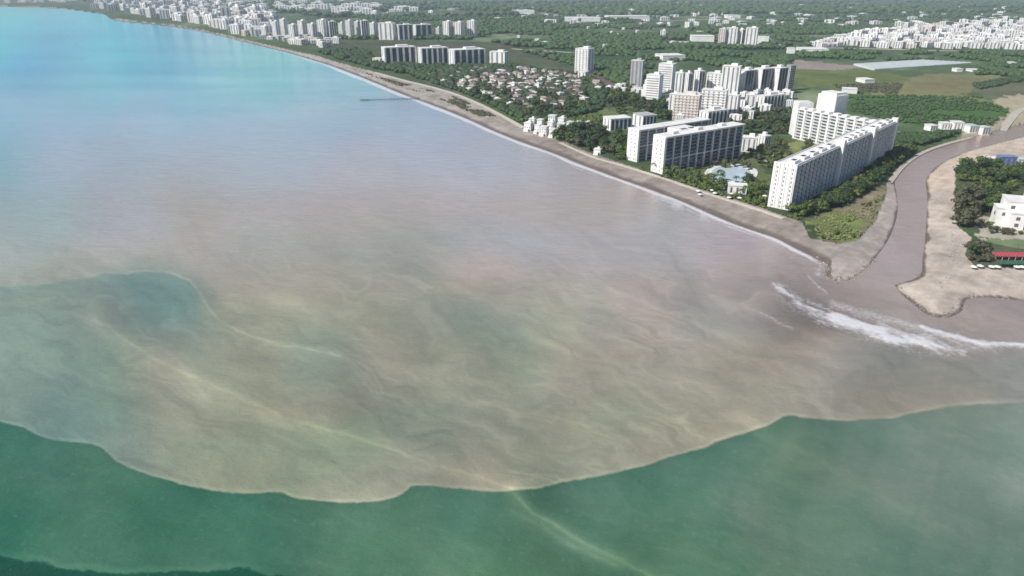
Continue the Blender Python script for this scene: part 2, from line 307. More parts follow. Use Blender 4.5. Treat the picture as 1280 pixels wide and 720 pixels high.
STREAKS = [([(118, 400), (150, 420), (200, 452), (260, 480), (330, 512), (385, 530), (440, 546), (500, 566), (560, 585), (640, 612)], 2.4, 15, 0.23),
    ([(640, 614), (665, 640), (700, 660), (740, 682), (785, 704), (830, 726)], 2.8, 11, 0.34), ([(640, 640), (680, 662), (720, 684), (770, 706)], 3.0, 10, 0.18),
    ([(340, 425), (400, 436), (450, 448), (520, 470), (600, 500), (690, 530)], 2.0, 9, 0.07), ([(560, 500), (640, 520), (700, 524), (760, 545)], 2.0, 10, 0.06),
    ([(930, 385), (960, 398), (990, 412)], 1.6, 5, 0.10), ([(940, 540), (1020, 575), (1100, 620), (1180, 660)], 4, 20, 0.05), ([(760, 360), (820, 385), (900, 420), (960, 460)], 3, 22, 0.07),
    ([(660, 420), (740, 450), (830, 500)], 3, 20, 0.05), ([(1095, 470), (1160, 462), (1240, 470)], 4, 14, 0.04)]

wet = np.where(D < 9)[0]
u, v = U[wet], V[wet]
uc, vc = np.clip(u, -150, 1430), np.clip(v, -20, 800)
wx, wy = fbm(uc / 110, vc / 70, 11) * 44, fbm(uc / 110, vc / 70, 23) * 26
near = sstep(120, 330, vc)
u2, v2 = uc + wx * near, vc + wy * near
mud, clear, deep = spread(MUD, u2, v2, 36), spread(CLEAR, u2, v2, 46), spread(DEEP, u2, v2, 80)
def sd_px(pl, warp=2.0):
    """how far beyond a seam between two waters a point lies"""
    jx = fbm(uc / 26, vc / 20, 31, 3) * warp * 2; jy = fbm(uc / 26, vc / 20, 41, 3) * warp * 2
    jx = jx + fbm(uc / 8, vc / 6, 35, 3) * warp * .9; jy = jy + fbm(uc / 8, vc / 6, 45, 3) * warp * .9
    c = smooth_line(pl, 6); c = c[np.argsort(c[:, 0])]
    f = np.interp(uc + jx, c[:, 0], c[:, 1]); sl = np.interp(uc, c[1:, 0], np.diff(c[:, 1]) / (np.diff(c[:, 0]) + 1e-3))
    return (vc + jy - f) / np.sqrt(1 + np.clip(sl, -3, 3) ** 2)
fr = sd_px(FRONT_PX)                 # > 0 below the front (clear side)
dp = sd_px(DEEP_PX, 5.0)
# wispy turbulence dragged along the current
a = radians(24)
sx, sy = u2 * cos(a) + v2 * sin(a), -u2 * sin(a) + v2 * cos(a)
qx, qy = fbm(u2 / 70, v2 / 46, 401, 4) , fbm(u2 / 70 + 31, v2 / 46, 411, 4)
sx, sy = sx + 85 * qx, sy + 52 * qy
wisp = fbm(sx / 150, sy / 34, 51, 6, 0.62) * 1.1 + fbm(sx / 60 + 3, sy / 11, 61, 5, 0.6) * 0.55
ridge = 0.5 - np.abs(fbm(sx / 120 + 7, sy / 26, 55, 4)) * 2.2
wisp = wisp + 0.9 * np.clip(ridge * 2, 0, 1) ** 4 * np.clip(fbm(u2 / 60, v2 / 60, 57, 2) + .1, -.2, .5)
cloud = fbm(u2 / 90, v2 / 60, 71, 4)
k_mud = sstep(235, 400, vc)
mudc = mud * (1 + (0.48 * wisp + 0.12 * cloud)[:, None] * (0.16 + 0.84 * k_mud)[:, None])
greenish = np.clip(cloud * 1.3 + wisp * 0.7, -0.5, 0.5) * k_mud
mudc *= 1 + greenish[:, None] * np.array([0.05, 0.0, -0.02])
wis2 = fbm(sx / 170, sy / 60, 81, 4) + 0.6 * fbm((u2 + v2 * 0.3) / 30, v2 / 120, 85, 3)
clc = clear * (1 + (0.36 * wis2 + 0.22 * wisp)[:, None] * np.array([1.5, 0.75, 0.95]))
dpk = sstep(-1.5, 2.5, dp)
clc = clc * (1 - dpk[:, None]) + deep * dpk[:, None]
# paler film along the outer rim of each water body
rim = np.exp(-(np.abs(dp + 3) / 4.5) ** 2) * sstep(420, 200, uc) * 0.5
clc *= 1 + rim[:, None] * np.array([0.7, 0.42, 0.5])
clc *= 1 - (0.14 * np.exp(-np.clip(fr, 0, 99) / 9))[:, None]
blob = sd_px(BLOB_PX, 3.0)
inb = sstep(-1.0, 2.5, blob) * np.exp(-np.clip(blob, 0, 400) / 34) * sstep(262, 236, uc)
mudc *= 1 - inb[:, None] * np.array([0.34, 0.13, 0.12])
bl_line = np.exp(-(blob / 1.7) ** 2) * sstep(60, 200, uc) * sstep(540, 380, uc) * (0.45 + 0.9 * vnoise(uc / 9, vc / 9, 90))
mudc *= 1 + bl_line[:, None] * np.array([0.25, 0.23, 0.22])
edge2 = seg_dist(uc, vc, np.array([(1100, 452), (1060, 466), (1044, 482), (1040, 500), (1040, 516), (1046, 530)], float), True)
mudc *= 1 - (sstep(4, -4, edge2) * sstep(1030, 1046, uc) * sstep(445, 470, vc) * sstep(1280, 1060, uc) * 0.12)[:, None]
for pl, w1, w2, amp in STREAKS:
    d_ = seg_dist(uc + fbm(uc / 40, vc / 30, 101, 3) * 8, vc + fbm(uc / 40, vc / 30, 111, 3) * 8, smooth_line(pl, 4))
    e_ = amp * (0.8 * np.exp(-(d_ / w1) ** 2) * (0.5 + vnoise(uc / 14, vc / 14, 5)) + 0.75 * np.exp(-(d_ / w2) ** 2))
    mudc *= 1 + e_[:, None] * np.array([1.25, 1.05, 0.85]); clc *= 1 + e_[:, None] * np.array([2.4, 1.35, 1.3])
fk = sstep(-1.4, 1.4, fr)
water = mudc * (1 - fk[:, None]) + clc * fk[:, None]
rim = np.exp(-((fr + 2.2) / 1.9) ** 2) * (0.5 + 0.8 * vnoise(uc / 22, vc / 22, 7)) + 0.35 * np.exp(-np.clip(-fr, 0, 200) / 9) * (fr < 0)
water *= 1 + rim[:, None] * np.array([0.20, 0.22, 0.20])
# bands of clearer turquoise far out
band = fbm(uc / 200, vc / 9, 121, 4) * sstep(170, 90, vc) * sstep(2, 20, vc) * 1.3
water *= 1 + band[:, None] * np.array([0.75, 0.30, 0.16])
WAT_GAIN = np.array([1.0, 1.0, 1.0])
FAR_GAIN = None

# foam: broken surf along the beach and the breaker off the river mouth
foam = np.zeros(len(wet))
dw = -D[wet]
surf_n = fbm(uc / 34, vc / 34, 131, 3)
s_on = sstep(300, 420, uc) * sstep(1040, 1000, uc)
pxm = FPX / np.hypot(np.hypot(X[wet], Y[wet]), HCAM)               # pixels per metre there
foam = np.maximum(foam, s_on * np.exp(-((dw * pxm * 0.72 - 3.2 - 3.6 * surf_n) / 2.8) ** 2) * np.clip(0.92 + 1.1 * surf_n, 0.45, 1.05))
s2 = sstep(660, 720, uc) * sstep(1010, 960, uc)
foam = np.maximum(foam, s2 * np.exp(-((dw * pxm * 0.72 - 10 - 6 * fbm(uc / 50, vc / 50, 141, 2)) / 2.2) ** 2) * np.clip(0.2 + 1.6 * fbm(uc / 24, vc / 24, 151, 3), 0, 0.6))
foam = np.maximum(foam, sstep(790, 820, uc) * sstep(905, 870, uc) * sstep(28, 8, dw) * np.clip(0.32 + 1.5 * fbm(uc / 18, vc / 10, 161, 3), 0, 0.6))
BRK = [(966, 352), (985, 362), (1004, 376), (1035, 386), (1075, 396), (1120, 408), (1165, 420), (1212, 437), (1205, 444), (1150, 439), (1105, 429), (1060, 413), (1022, 399), (995, 387), (974, 368)]
jx, jy = fbm(uc / 16, vc / 12, 171, 3) * 12, fbm(uc / 16, vc / 12, 181, 3) * 8
db = seg_dist(uc + jx, vc + jy, np.vstack([BRK, BRK[:1]])); ib = inside(uc + jx, vc + jy, BRK)
foam = np.maximum(foam, np.where(ib, np.clip(0.16 + db * 0.075 + 1.3 * fbm((uc * .94 + vc * .33) / 34, (vc * .94 - uc * .33) / 5, 191, 4), 0.02, 0.95), 0.30 * np.exp(-db / 5.0)))
for pl, w_, k_ in [([(1150, 409), (1185, 419), (1215, 427), (1245, 432), (1290, 432), (1350, 436)], 3.4, 0.85), ([(1040, 380), (1070, 389), (1110, 400), (1150, 410), (1200, 424)], 6.5, 0.42), ([(1190, 424), (1215, 434), (1250, 434)], 6, 0.36),
        ([(1012, 345), (1022, 358), (1034, 366)], 1.6, 0.42), ([(950, 392), (975, 404), (992, 412)], 1.3, 0.32)]:
    d_ = seg_dist(uc + jx * 0.6, vc + jy * 0.6, np.array(pl, float)); foam = np.maximum(foam, k_ * np.exp(-(d_ / w_) ** 2))
foam = np.maximum(foam, 0.33 * sstep(40, 4, db) * sstep(1000, 1060, uc) * (vc < 425) * sstep(1150, 1240, uc + 40) * 0.5)

ALB = np.zeros((len(X), 3)); FOAM = np.zeros(len(X))
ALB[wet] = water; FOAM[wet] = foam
WZ = np.zeros(len(X)); WZ[wet] = 0.9 * np.clip(foam, 0, 1) * (dw > 15)

# ------------------------------------------------------------------ colour of the land
def poly_px(p, z=3.0): return line(p, z)
land = np.where(D > -12)[0]
lx, ly = X[land], Y[land]
uu, vv = image_px(lx, ly, 3.0); uu = np.clip(uu, -200, 1500)
ld = D[land]
n1 = fbm(lx / 60, ly / 60, 201, 5, 0.6); n2 = fbm(lx / 340, ly / 340, 211, 4); n3 = fbm(lx / 18, ly / 18, 221, 3); n4 = fbm(lx / 7, ly / 7, 225, 4, .65); n5 = fbm((lx * .68 + ly * .73) / 40, (ly * .68 - lx * .73) / 4, 227, 4, .6)
base = np.array([0.070, 0.105, 0.045])[None] * (1 + 0.9 * n1[:, None] + 0.6 * n2[:, None])
base += np.clip(n2 + n1 * 0.6 - 0.13, 0, 1)[:, None] * np.array([0.36, 0.34, 0.24])
LANDC = base
FIELDS = []    # (name, polygon, colour, variation)
def field(px, c, var=0.35, edge=3.0, reg=None):
    P = poly_px(px)
    qx, qy = lx + 22 * n3 + 16 * n4, ly + 22 * np.roll(n3, 7) - 16 * n4
    ins = inside(qx, qy, P)
    LANDC[ins] = np.array(c) * (1 + var * 1.6 * n1[ins, None] + var * n3[ins, None])
    if reg: FIELDS.append((reg, P))
DG = (0.040, 0.066, 0.030)
field([(380, 52), (480, 50), (620, 52), (720, 70), (700, 85), (560, 60), (470, 60), (420, 66)], (0.07, 0.085, 0.045), 0.5)
field([(690, 62), (900, 62), (1000, 62), (1090, 70), (1000, 76), (800, 76), (700, 76)], (0.038, 0.078, 0.032), 0.4, reg='field')
field([(985, 84), (1095, 88), (1135, 96), (1130, 112), (1060, 114), (1000, 106)], (0.11, 0.135, 0.045), 0.4, reg='field')
field([(1120, 118), (1230, 120), (1262, 140), (1240, 158), (1130, 156), (1060, 140), (1050, 118)], (0.060, 0.120, 0.032), 0.35, reg='field')
field([(1135, 98), (1160, 92), (1255, 94), (1272, 98), (1225, 112), (1200, 118), (1120, 117)], (0.165, 0.155, 0.075), 0.35, reg='field')
field([(1100, 113), (1200, 117), (1250, 128), (1225, 128), (1150, 120), (1080, 118)], (0.17, 0.17, 0.075), 0.3)
field([(1215, 108), (1290, 98), (1290, 130), (1235, 124)], (0.11, 0.115, 0.065), 0.4, reg='field')
field([(900, 76), (980, 73), (1045, 80), (1090, 84), (1040, 88), (985, 86), (960, 82), (900, 80)], (0.26, 0.215, 0.185), 0.2)
field([(1240, 122), (1290, 118), (1290, 150), (1215, 172), (1190, 170), (1235, 156), (1262, 140)], (0.34, 0.30, 0.20), 0.3)
field([(740, 138), (800, 132), (818, 140), (800, 148), (750, 146)], (0.12, 0.16, 0.065), 0.3, reg='lawn')
field([(868, 212), (885, 200), (940, 182), (962, 196), (958, 246), (925, 246), (880, 232), (862, 224)], (0.125, 0.15, 0.06), 0.5, reg='lawn')
field([(985, 176), (1040, 176), (1050, 186), (1010, 205), (985, 198)], (0.20, 0.22, 0.085), 0.4, reg='lawn')
field([(1002, 276), (1030, 266), (1070, 246), (1108, 226), (1106, 252), (1095, 278), (1070, 304), (1040, 306)], (0.21, 0.18, 0.115), 0.6)
field([(1006, 280), (1040, 264), (1072, 268), (1078, 288), (1062, 304), (1030, 300)], (0.20, 0.25, 0.085), 0.6, reg='grass_verge')
field([(640, 92), (760, 92), (770, 108), (700, 130), (620, 130), (560, 112), (520, 96)], (0.13, 0.10, 0.085), 0.5)
field([(1200, 200), (1290, 202), (1290, 290), (1225, 285), (1198, 275), (1196, 230)], (0.07, 0.085, 0.04), 0.5)
field([(1222, 270), (1290, 278), (1290, 312), (1232, 300), (1222, 286)], (0.36, 0.33, 0.27), 0.3)
field([(1235, 297), (1290, 299), (1290, 308), (1238, 305)], (0.15, 0.20, 0.10), 0.3, reg='lawn')
field([(1240, 305), (1290, 308), (1290, 334), (1212, 330), (1208, 310)], (0.09, 0.10, 0.06), 0.4)
# sand
sand_a = inside(lx + 3 * n3, ly + 3 * n3, BEACH_A)
lb = inside(lx, ly, LAND_B)
vegB = poly_px([(1196, 204), (1300, 204), (1300, 336), (1222, 334), (1206, 318), (1215, 296), (1196, 280), (1193, 240)])
sand_b = lb & ~inside(lx + 3 * n3, ly + 3 * n3, vegB) & (uu < 1420) & (vv > 158)
sandc = np.array([0.355, 0.312, 0.278])[None] * (1 + (0.45 * n1 + 0.30 * n3 + 0.45 * n4 + 0.35 * n5)[:, None])
dune = np.clip(fbm(lx / 30, ly / 30, 231, 5, .6) * 4 - 0.1, 0, 1)[:, None] * sstep(14, 26, ld)[:, None] * sand_a[:, None]
sandc = sandc * (1 - dune) + np.array([0.17, 0.18, 0.10]) * dune
sandc = np.where((sand_b & (vv < 235))[:, None], sandc * np.array([1.12, 1.08, 1.02]), sandc)
sandc = np.where((sand_b)[:, None], sandc * np.array([1.24, 1.20, 1.14]), sandc)
wet_w = np.where((sand_b) | (uu > 1040), 0.28, 1.0)
wetk = sstep(9.0, 3.5, (ld + 5 * n3) / wet_w)[:, None]
dk = (sstep(600, 680, uu) * sstep(1062, 1000, uu) * sand_a)[:, None]
sandc = sandc * (1 - dk * np.array([0.18, 0.21, 0.22]))
sandc = sandc * (1 - wetk) + np.array([0.135, 0.112, 0.10]) * wetk
sand = sand_a | sand_b | (ld < 3)
LANDC[sand] = sandc[sand]
LANDC = np.clip(LANDC, 0.012, 0.62)
LALB = np.zeros((len(X), 3)); LALB[land] = LANDC
SAND = np.zeros(len(X), bool); SAND[land] = sand
LZ = land_z(D) + np.where(D > 2, 0.5 * fbm(X / 25, Y / 25, 241, 3), 0)

# ------------------------------------------------------------------ sheets cut from the polar grid
idx = np.arange(NR * NT).reshape(NR, NT)
q = np.stack([idx[:-1, :], np.roll(idx, -1, 1)[:-1, :], np.roll(idx, -1, 1)[1:, :], idx[1:, :]], -1).reshape(-1, 4)
fD = D[q]; fcx, fcy = X[q].mean(1), Y[q].mean(1)

def fast_mesh(name, verts, faces, material, n=4):
    me = bpy.data.meshes.new(name)
    nf = len(faces)
    me.vertices.add(len(verts)); me.vertices.foreach_set('co', np.ascontiguousarray(verts, np.float32).ravel())
    me.loops.add(nf * n); me.loops.foreach_set('vertex_index', np.ascontiguousarray(faces, np.int32).ravel())
    me.polygons.add(nf); me.polygons.foreach_set('loop_start', np.arange(nf, dtype=np.int32) * n)
    me.update(calc_edges=True)
    if material: me.materials.append(material)
    return me

def sheet(name, qs, z, alb, material, foam=None, kind='structure', smooth=True):
    used, inv = np.unique(qs, return_inverse=True)
    vs = np.stack([X[used], Y[used], z[used]], -1)
    me = fast_mesh(name, vs, inv.reshape(-1, 4)[:, ::-1], material)
    ca = me.attributes.new('albedo', 'FLOAT_COLOR', 'POINT')
    ca.data.foreach_set('color', np.concatenate([alb[used], np.ones((len(used), 1))], 1).astype(np.float32).ravel())
    if foam is not None:
        fa = me.attributes.new('foam', 'FLOAT', 'POINT'); fa.data.foreach_set('value', foam[used].astype(np.float32))
    if smooth: me.polygons.foreach_set('use_smooth', np.ones(len(qs), bool))
    o = bpy.data.objects.new(name, me); COL.objects.link(o); o['kind'] = kind
    return o

wq = (fD < 8).all(1) & (fD < 2).any(1)
rivq = inside(fcx, fcy, RIVER)
rivq |= wq & (fcx > 250) & (fcy > 398) & (image_px(fcx, fcy)[0] > 1045)
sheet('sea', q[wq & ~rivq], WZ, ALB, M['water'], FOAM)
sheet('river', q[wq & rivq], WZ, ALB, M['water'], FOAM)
lq = (fD > -10).any(1) & (fD > -40).all(1)
fs = SAND[q].sum(1) >= 2
sheet('beach', q[lq & fs], LZ, LALB, M['ground'])
left = lq & ~fs
for nm, P in FIELDS:
    f = left & inside(fcx, fcy, P)
    if f.any(): sheet(nm, q[f], LZ, LALB, M['ground']); left &= ~f
sheet('ground', q[left], LZ, LALB, M['ground'])

# ------------------------------------------------------------------ object helpers
BOXES = {}
def cube_mesh(material):
    k = material.name
    if k not in BOXES:
        v = [(-.5, -.5, 0), (.5, -.5, 0), (.5, .5, 0), (-.5, .5, 0), (-.5, -.5, 1), (.5, -.5, 1), (.5, .5, 1), (-.5, .5, 1)]
        f = [(0, 3, 2, 1), (4, 5, 6, 7), (0, 1, 5, 4), (1, 2, 6, 5), (2, 3, 7, 6), (3, 0, 4, 7)]
        me = bpy.data.meshes.new('box_' + k); me.from_pydata(v, [], f); me.materials.append(material); BOXES[k] = me
    return BOXES[k]

def thing(name, label, cat, loc, rz=0.0, group=None):
    o = bpy.data.objects.new(name, None); COL.objects.link(o)
    o.empty_display_size = 1
    o.location = loc if len(loc) == 3 else (loc[0], loc[1], 3.0)
    o.rotation_euler = (0, 0, rz)
    o['label'] = label; o['category'] = cat
    if group: o['group'] = group
    return o

def box(par, name, c, s, m, rz=0.0, sub=None):
    """a box part: c = centre of its underside, s = size, in the thing's own axes; sub = the part it belongs to"""
    o = bpy.data.objects.new(name, cube_mesh(M[m])); COL.objects.link(o)
    o.parent = sub or par; o.location = c; o.scale = s; o.rotation_euler = (0, 0, rz)
    if sub: o.matrix_parent_inverse = sub.matrix_basis.inverted()
    return o

def mesh_part(par, name, me, loc=(0, 0, 0), rz=0.0, sc=(1, 1, 1)):
    o = bpy.data.objects.new(name, me); COL.objects.link(o)
    o.parent = par; o.location = loc; o.rotation_euler = (0, 0, rz); o.scale = sc
    return o

class MB:
    def __init__(self): self.v = []; self.f = []; self.m = []
    def quad(self, *p, m=0):
        n = len(self.v); self.v += list(p); self.f.append(tuple(range(n, n + len(p)))); self.m.append(m)
    def box(self, x0, x1, y0, y1, z0, z1, m=0, mt=None):
        n = len(self.v)
        self.v += [(x0, y0, z0), (x1, y0, z0), (x1, y1, z0), (x0, y1, z0), (x0, y0, z1), (x1, y0, z1), (x1, y1, z1), (x0, y1, z1)]
        for f in [(0, 3, 2, 1), (4, 5, 6, 7), (0, 1, 5, 4), (1, 2, 6, 5), (2, 3, 7, 6), (3, 0, 4, 7)]:
            self.f.append(tuple(n + i for i in f)); self.m.append(mt if (mt is not None and f[0] == 4) else m)
    def mesh(self, name, mats):
        me = bpy.data.meshes.new(name); me.from_pydata(self.v, [], self.f)
        for k in mats: me.materials.append(M[k])
        me.polygons.foreach_set('material_index', self.m); me.update()
        return me

def gz(x, y):
    return float(land_z(bank_dist(np.array([x]), np.array([y])))[0])

def z_at(Yd, py):
    k = (360.0 - py) / FPX
    return HCAM + Yd * (k * cos(PITCH) - sin(PITCH)) / (cos(PITCH) + k * sin(PITCH))

FOOT = []      # footprints already built on: x, y, radius

def place(x0, x1, yb, yt, depth, yaw):
    """position, width and height of a building from the image pixels of its left, right, foot and top"""
    gx, gy = at((x0 + x1) / 2, yb)
    sl = gy * cos(PITCH) + (HCAM - 3) * sin(PITCH)
    W = (x1 - x0) / FPX * sl
    rel = yaw + atan2(gx, gy)
    c, s_ = abs(cos(rel)), abs(sin(rel))
    depth = min(depth, 0.8 * W)
    w = max((W - depth * s_) / max(c, .3), 0.35 * W)
    off = (w * s_ + depth * c) / 2
    d = hypot(gx, gy); cx, cy = gx + gx / d * off, gy + gy / d * off
    h = max(z_at(gy + off * 0.6, yt) - 3.0, 3.5)
    FOOT.append((cx, cy, hypot(w, depth) / 2 + 2))
    gz_ = min(3.0, gz(cx, cy)) - 0.3
    return (cx, cy, gz_), w, depth, h + 3.0 - gz_

def facade(par, ox, oy, ang, L, z0, h, floors, bays, recess=1.2, win='glass', slab='white', fin='white', rail=None, band=None, solid=0.30, fin_w=0.6, rail_in=0.1, sub=None):
    """floor slabs, fins, windows and balcony fronts along one side; outward is to the right of ang"""
    dx, dy = cos(ang), sin(ang); nx, ny = dy, -dx
    fh = h / floors; bw = L / bays
    P = lambda t, out: (ox + dx * t + nx * out, oy + dy * t + ny * out)
    for i in range(bays + 1):
        x, y = P(i * bw, recess / 2)
        box(par, 'fin', (x, y, z0), (fin_w, recess + 0.3, h), fin, ang)
    for j in range(floors + 1):
        x, y = P(L / 2, recess / 2 - 0.08)
        th_ = 0.9 if (band and j in band) else 0.32
        box(par, 'floor_slab', (x, y, z0 + j * fh - (th_ if j == floors else th_ / 2)), (L - 0.02, recess + (0.36 if band and j in band else 0.0), th_), ('rail_white' if band and j in band else slab), ang)
    for i in range(bays):
        for j in range(floors):
            x, y = P((i + .5) * bw, 0.04)
            box(par, 'window', (x, y, z0 + j * fh + 0.25), (bw * (1 - solid), 0.1, fh - 0.55), win, ang, sub)
            if rail:
                x, y = P((i + .5) * bw, recess - rail_in)
                box(par, 'balcony_rail', (x, y, z0 + j * fh + 0.18), (bw - fin_w, 0.08, 1.05), rail, ang)

# ------------------------------------------------------------------ the long white hotel at the river
A = np.array(at(988, 263)); B = np.array(at(1108, 196))
ang = atan2(B[1] - A[1], B[0] - A[0]); L_R = float(np.hypot(*(B - A))); H_R = 35.0
hotel = thing('seafront_hotel', 'huge white V-shaped hotel with balconied wings on the river mouth', 'hotel', (A[0], A[1], 3.0), ang)
sec = [(0, 0.40, 0.0, 0.0), (0.40, 0.71, 2.6, 0.8), (0.71, 1.0, 4.6, 1.6)]
DEP_R = 17.0
for k, (a0, a1, out, up) in enumerate(sec):
    x0, x1 = a0 * L_R, a1 * L_R; Ls = x1 - x0; hs = H_R + up
    ycore = DEP_R / 2 - out + 1.4
    wall_ = box(hotel, 'wall', ((x0 + x1) / 2, ycore, 0), (Ls, DEP_R - 1.4, hs), 'white')
    facade(hotel, x0 + 0.4, 0.7 - out + 1.4, 0.0, Ls - 0.8, 0.0, hs, 10, [11, 8, 8][k], 1.4, 'glass', 'rail_white', 'white', None, None, 0.36, 0.7, sub=wall_)
    rf = box(hotel, 'roof', ((x0 + x1) / 2, ycore, hs + 0.02), (Ls - 0.6, DEP_R - 2.2, 0.25), 'roof_white')
    for yy in (DEP_R / 2 - out + DEP_R / 2 + .5, DEP_R / 2 - out - DEP_R / 2 + 1.9):
        box(hotel, 'parapet', ((x0 + x1) / 2, yy, hs + 0.01), (Ls, 0.4, 1.1), 'white')
    n = [5, 5, 3][k]
    for i in range(n):
        xx = x0 + (i + 0.6) * Ls / (n + 0.2)
        p = box(hotel, 'roof_pergola', (xx, ycore - 2.2, hs + 0.28), (Ls / n * 0.62, 6.0, 2.2), 'white', 0, rf)
        box(hotel, 'roof_opening', (xx - 0.4, ycore - 2.2, hs + 2.49), (Ls / n * 0.30, 3.4, 0.06), 'dark', 0, rf)  # solid dark sheet, shade of the opening put into its colour
for a0, out in ((0.40, 2.6), (0.71, 4.6), (0.985, 5.0)):
    box(hotel, 'stair_tower', (a0 * L_R, 2.5 - out + 1.0, 0), (5.0, 5.5, H_R + 5.5), 'white')
# sea end: white wall with pilasters and slit windows
ew_ = box(hotel, 'end_wall', (-0.6, DEP_R / 2 + 0.6, 0), (2.0, DEP_R + 1.5, H_R + 1.6), 'white')
for i in range(6):
    box(hotel, 'pilaster', (-1.8, 1.0 + i * 3.05, 0), (0.5, 0.7, H_R + 1.8), 'white')
for i in (0, 2, 4):
    for j in range(10):
        box(hotel, 'window', (-1.62, 2.5 + i * 3.05, 1.2 + j * 3.4), (0.1, 0.9, 1.6), 'shutter', 0, ew_)
# back wing, facing the sea
Wl = np.array(at(991, 173))
def to_local(p, o=A, a_=ang):
    d = np.asarray(p) - o; return (d[0] * cos(a_) + d[1] * sin(a_), -d[0] * sin(a_) + d[1] * cos(a_))
wl = to_local(Wl); we = (0.97 * L_R, DEP_R - 2.0)
wa = atan2(we[1] - wl[1], we[0] - wl[0]); WL = hypot(we[0] - wl[0], we[1] - wl[1]); H_W = 33.0
nx, ny = -sin(wa), cos(wa)
mid = ((wl[0] + we[0]) / 2, (wl[1] + we[1]) / 2)
wall_ = box(hotel, 'wall', (mid[0] + nx * 8.5, mid[1] + ny * 8.5, 0), (WL, 14, H_W), 'white', wa)
facade(hotel, wl[0] + nx * 1.5, wl[1] + ny * 1.5, wa, WL * 0.97, 0.0, H_W, 10, 9, 1.3, 'shutter', 'white', 'white', 'rail_white', None, 0.42, 2.4, 0.25, wall_)
box(hotel, 'roof', (mid[0] + nx * 8.5, mid[1] + ny * 8.5, H_W + 0.02), (WL - 0.6, 13.2, 0.3), 'roof_white', wa)
for i in range(9):
    t = (i + 0.5) / 9
    box(hotel, 'roof_gable', (wl[0] + (we[0] - wl[0]) * t + nx * 4.5, wl[1] + (we[1] - wl[1]) * t + ny * 4.5, H_W + 0.33), (WL / 9 * 0.55, 7.0, 2.3), 'white', wa)
# lift tower behind the wing and the square end block
tx, ty = wl[0] + (we[0] - wl[0]) * 0.24 + nx * 26, wl[1] + (we[1] - wl[1]) * 0.24 + ny * 26
t_ = box(hotel, 'tower', (tx, ty, 0), (24, 20, 51), 'white', wa)
box(hotel, 'tower_crown', (tx, ty, 51.02), (20, 16, 2.6), 'roof_white', wa)
for i in range(5):
    box(hotel, 'tower_pilaster', (tx - nx * 10.2 + cos(wa) * (i - 2) * 5.4, ty - ny * 10.2 + sin(wa) * (i - 2) * 5.4, 0), (1.0, 0.6, 50.5), 'white', wa)
bx_, by_ = wl[0] - cos(wa) * 11 + nx * 22, wl[1] - sin(wa) * 11 + ny * 22
box(hotel, 'end_block', (bx_, by_, 0), (17, 17, 38), 'white', wa - 0.5)
box(hotel, 'end_block_roof', (bx_, by_, 38.02), (15.5, 15.5, 0.5), 'roof_white', wa - 0.5)
for t in np.linspace(0, 1, 14): FOOT.append((A[0] + (B - A)[0] * t - 4, A[1] + (B - A)[1] * t + 4, 13))
for t in np.linspace(0, 1, 8): FOOT.append((Wl[0] + (B - Wl)[0] * t + 6, Wl[1] + (B - Wl)[1] * t + 8, 14))

# ------------------------------------------------------------------ the twin-slab hotel with glass bays
C0 = np.array(at(829, 218)); C1 = np.array(at(926, 198))
angL = atan2(C1[1] - C0[1], C1[0] - C0[0]); L_L = float(np.hypot(*(C1 - C0))); H_L = 34.0
h2 = thing('glass_bay_hotel', 'white hotel of two parallel slabs with dark glazed bays near the beach', 'hotel', (C0[0], C0[1], 3.0), angL)
def slab_block(ox, oy, L, dep_, h, bays, floors, bands):
    wall_ = box(h2, 'wall', (ox + L / 2, oy + dep_ / 2 + 1.5, 0), (L - 2.0, dep_ - 1.5, h), 'white')
    facade(h2, ox + 1.4, oy + 2.2 - 0.02, 0.0, L - 2.8, 0.0, h, floors, bays, 1.6, 'glass', 'rail', 'white', None, bands, 0.12, 0.8, sub=wall_)
    ew_ = box(h2, 'end_wall', (ox + 0.0, oy + dep_ / 2 + 1.0, 0), (1.8, dep_ + 1.2, h + 1.2), 'white')
    box(h2, 'roof', (ox + L / 2, oy + dep_ / 2 + 0.8, h + 0.03), (L + 1.0, dep_ + 2.4, 0.9), 'roof_white')
    for i in range(3):
        box(h2, 'pilaster', (ox - 1.0, oy + 2.5 + i * (dep_ - 3) / 2, 0), (0.4, 0.6, h + 1.0), 'white')
    for j in range(8):
        for i in (0, 1):
            box(h2, 'window', (ox - 0.94, oy + 4.6 + i * (dep_ - 3) / 2, 2 + j * 3.9), (0.1, 1.0, 1.5), 'shutter', 0, ew_)
slab_block(0, 0, L_L, 14, H_L, 10, 10, (4, 10))
dz = to_local(np.array(at(797, 203)), C0, angL)
slab_block(dz[0], dz[1], L_L * 0.92, 14, H_L * 0.92, 9, 10, (5, 10))
mx_ = (dz[0] + L_L * 0.45)
box(h2, 'link_block', (mx_, dz[1] / 2 + 8, 0), (26, dz[1] - 17, H_L * 0.9), 'white')
box(h2, 'link_roof', (mx_, dz[1] / 2 + 8, H_L * 0.9 + .02), (24, dz[1] - 18, 0.4), 'roof_white')
for i in range(2):
    box(h2, 'roof_opening', (mx_ - 6 + 12 * i, dz[1] / 2 + 6, H_L * 0.9 + .43), (8, 8, 0.15), 'dark')  # dark sheet painted as the shaded inside of the opening
for i in range(3):
    box(h2, 'roof_house', (18 + i * 34, 8.0, H_L + 0.95), (7, 5, 2.4), 'white')
for t in np.linspace(0, 1, 7):
    p = C0 + (C1 - C0) * t; FOOT.append((p[0] - 4, p[1] + 6, 12)); FOOT.append((p[0] - 22, p[1] + 40, 14))

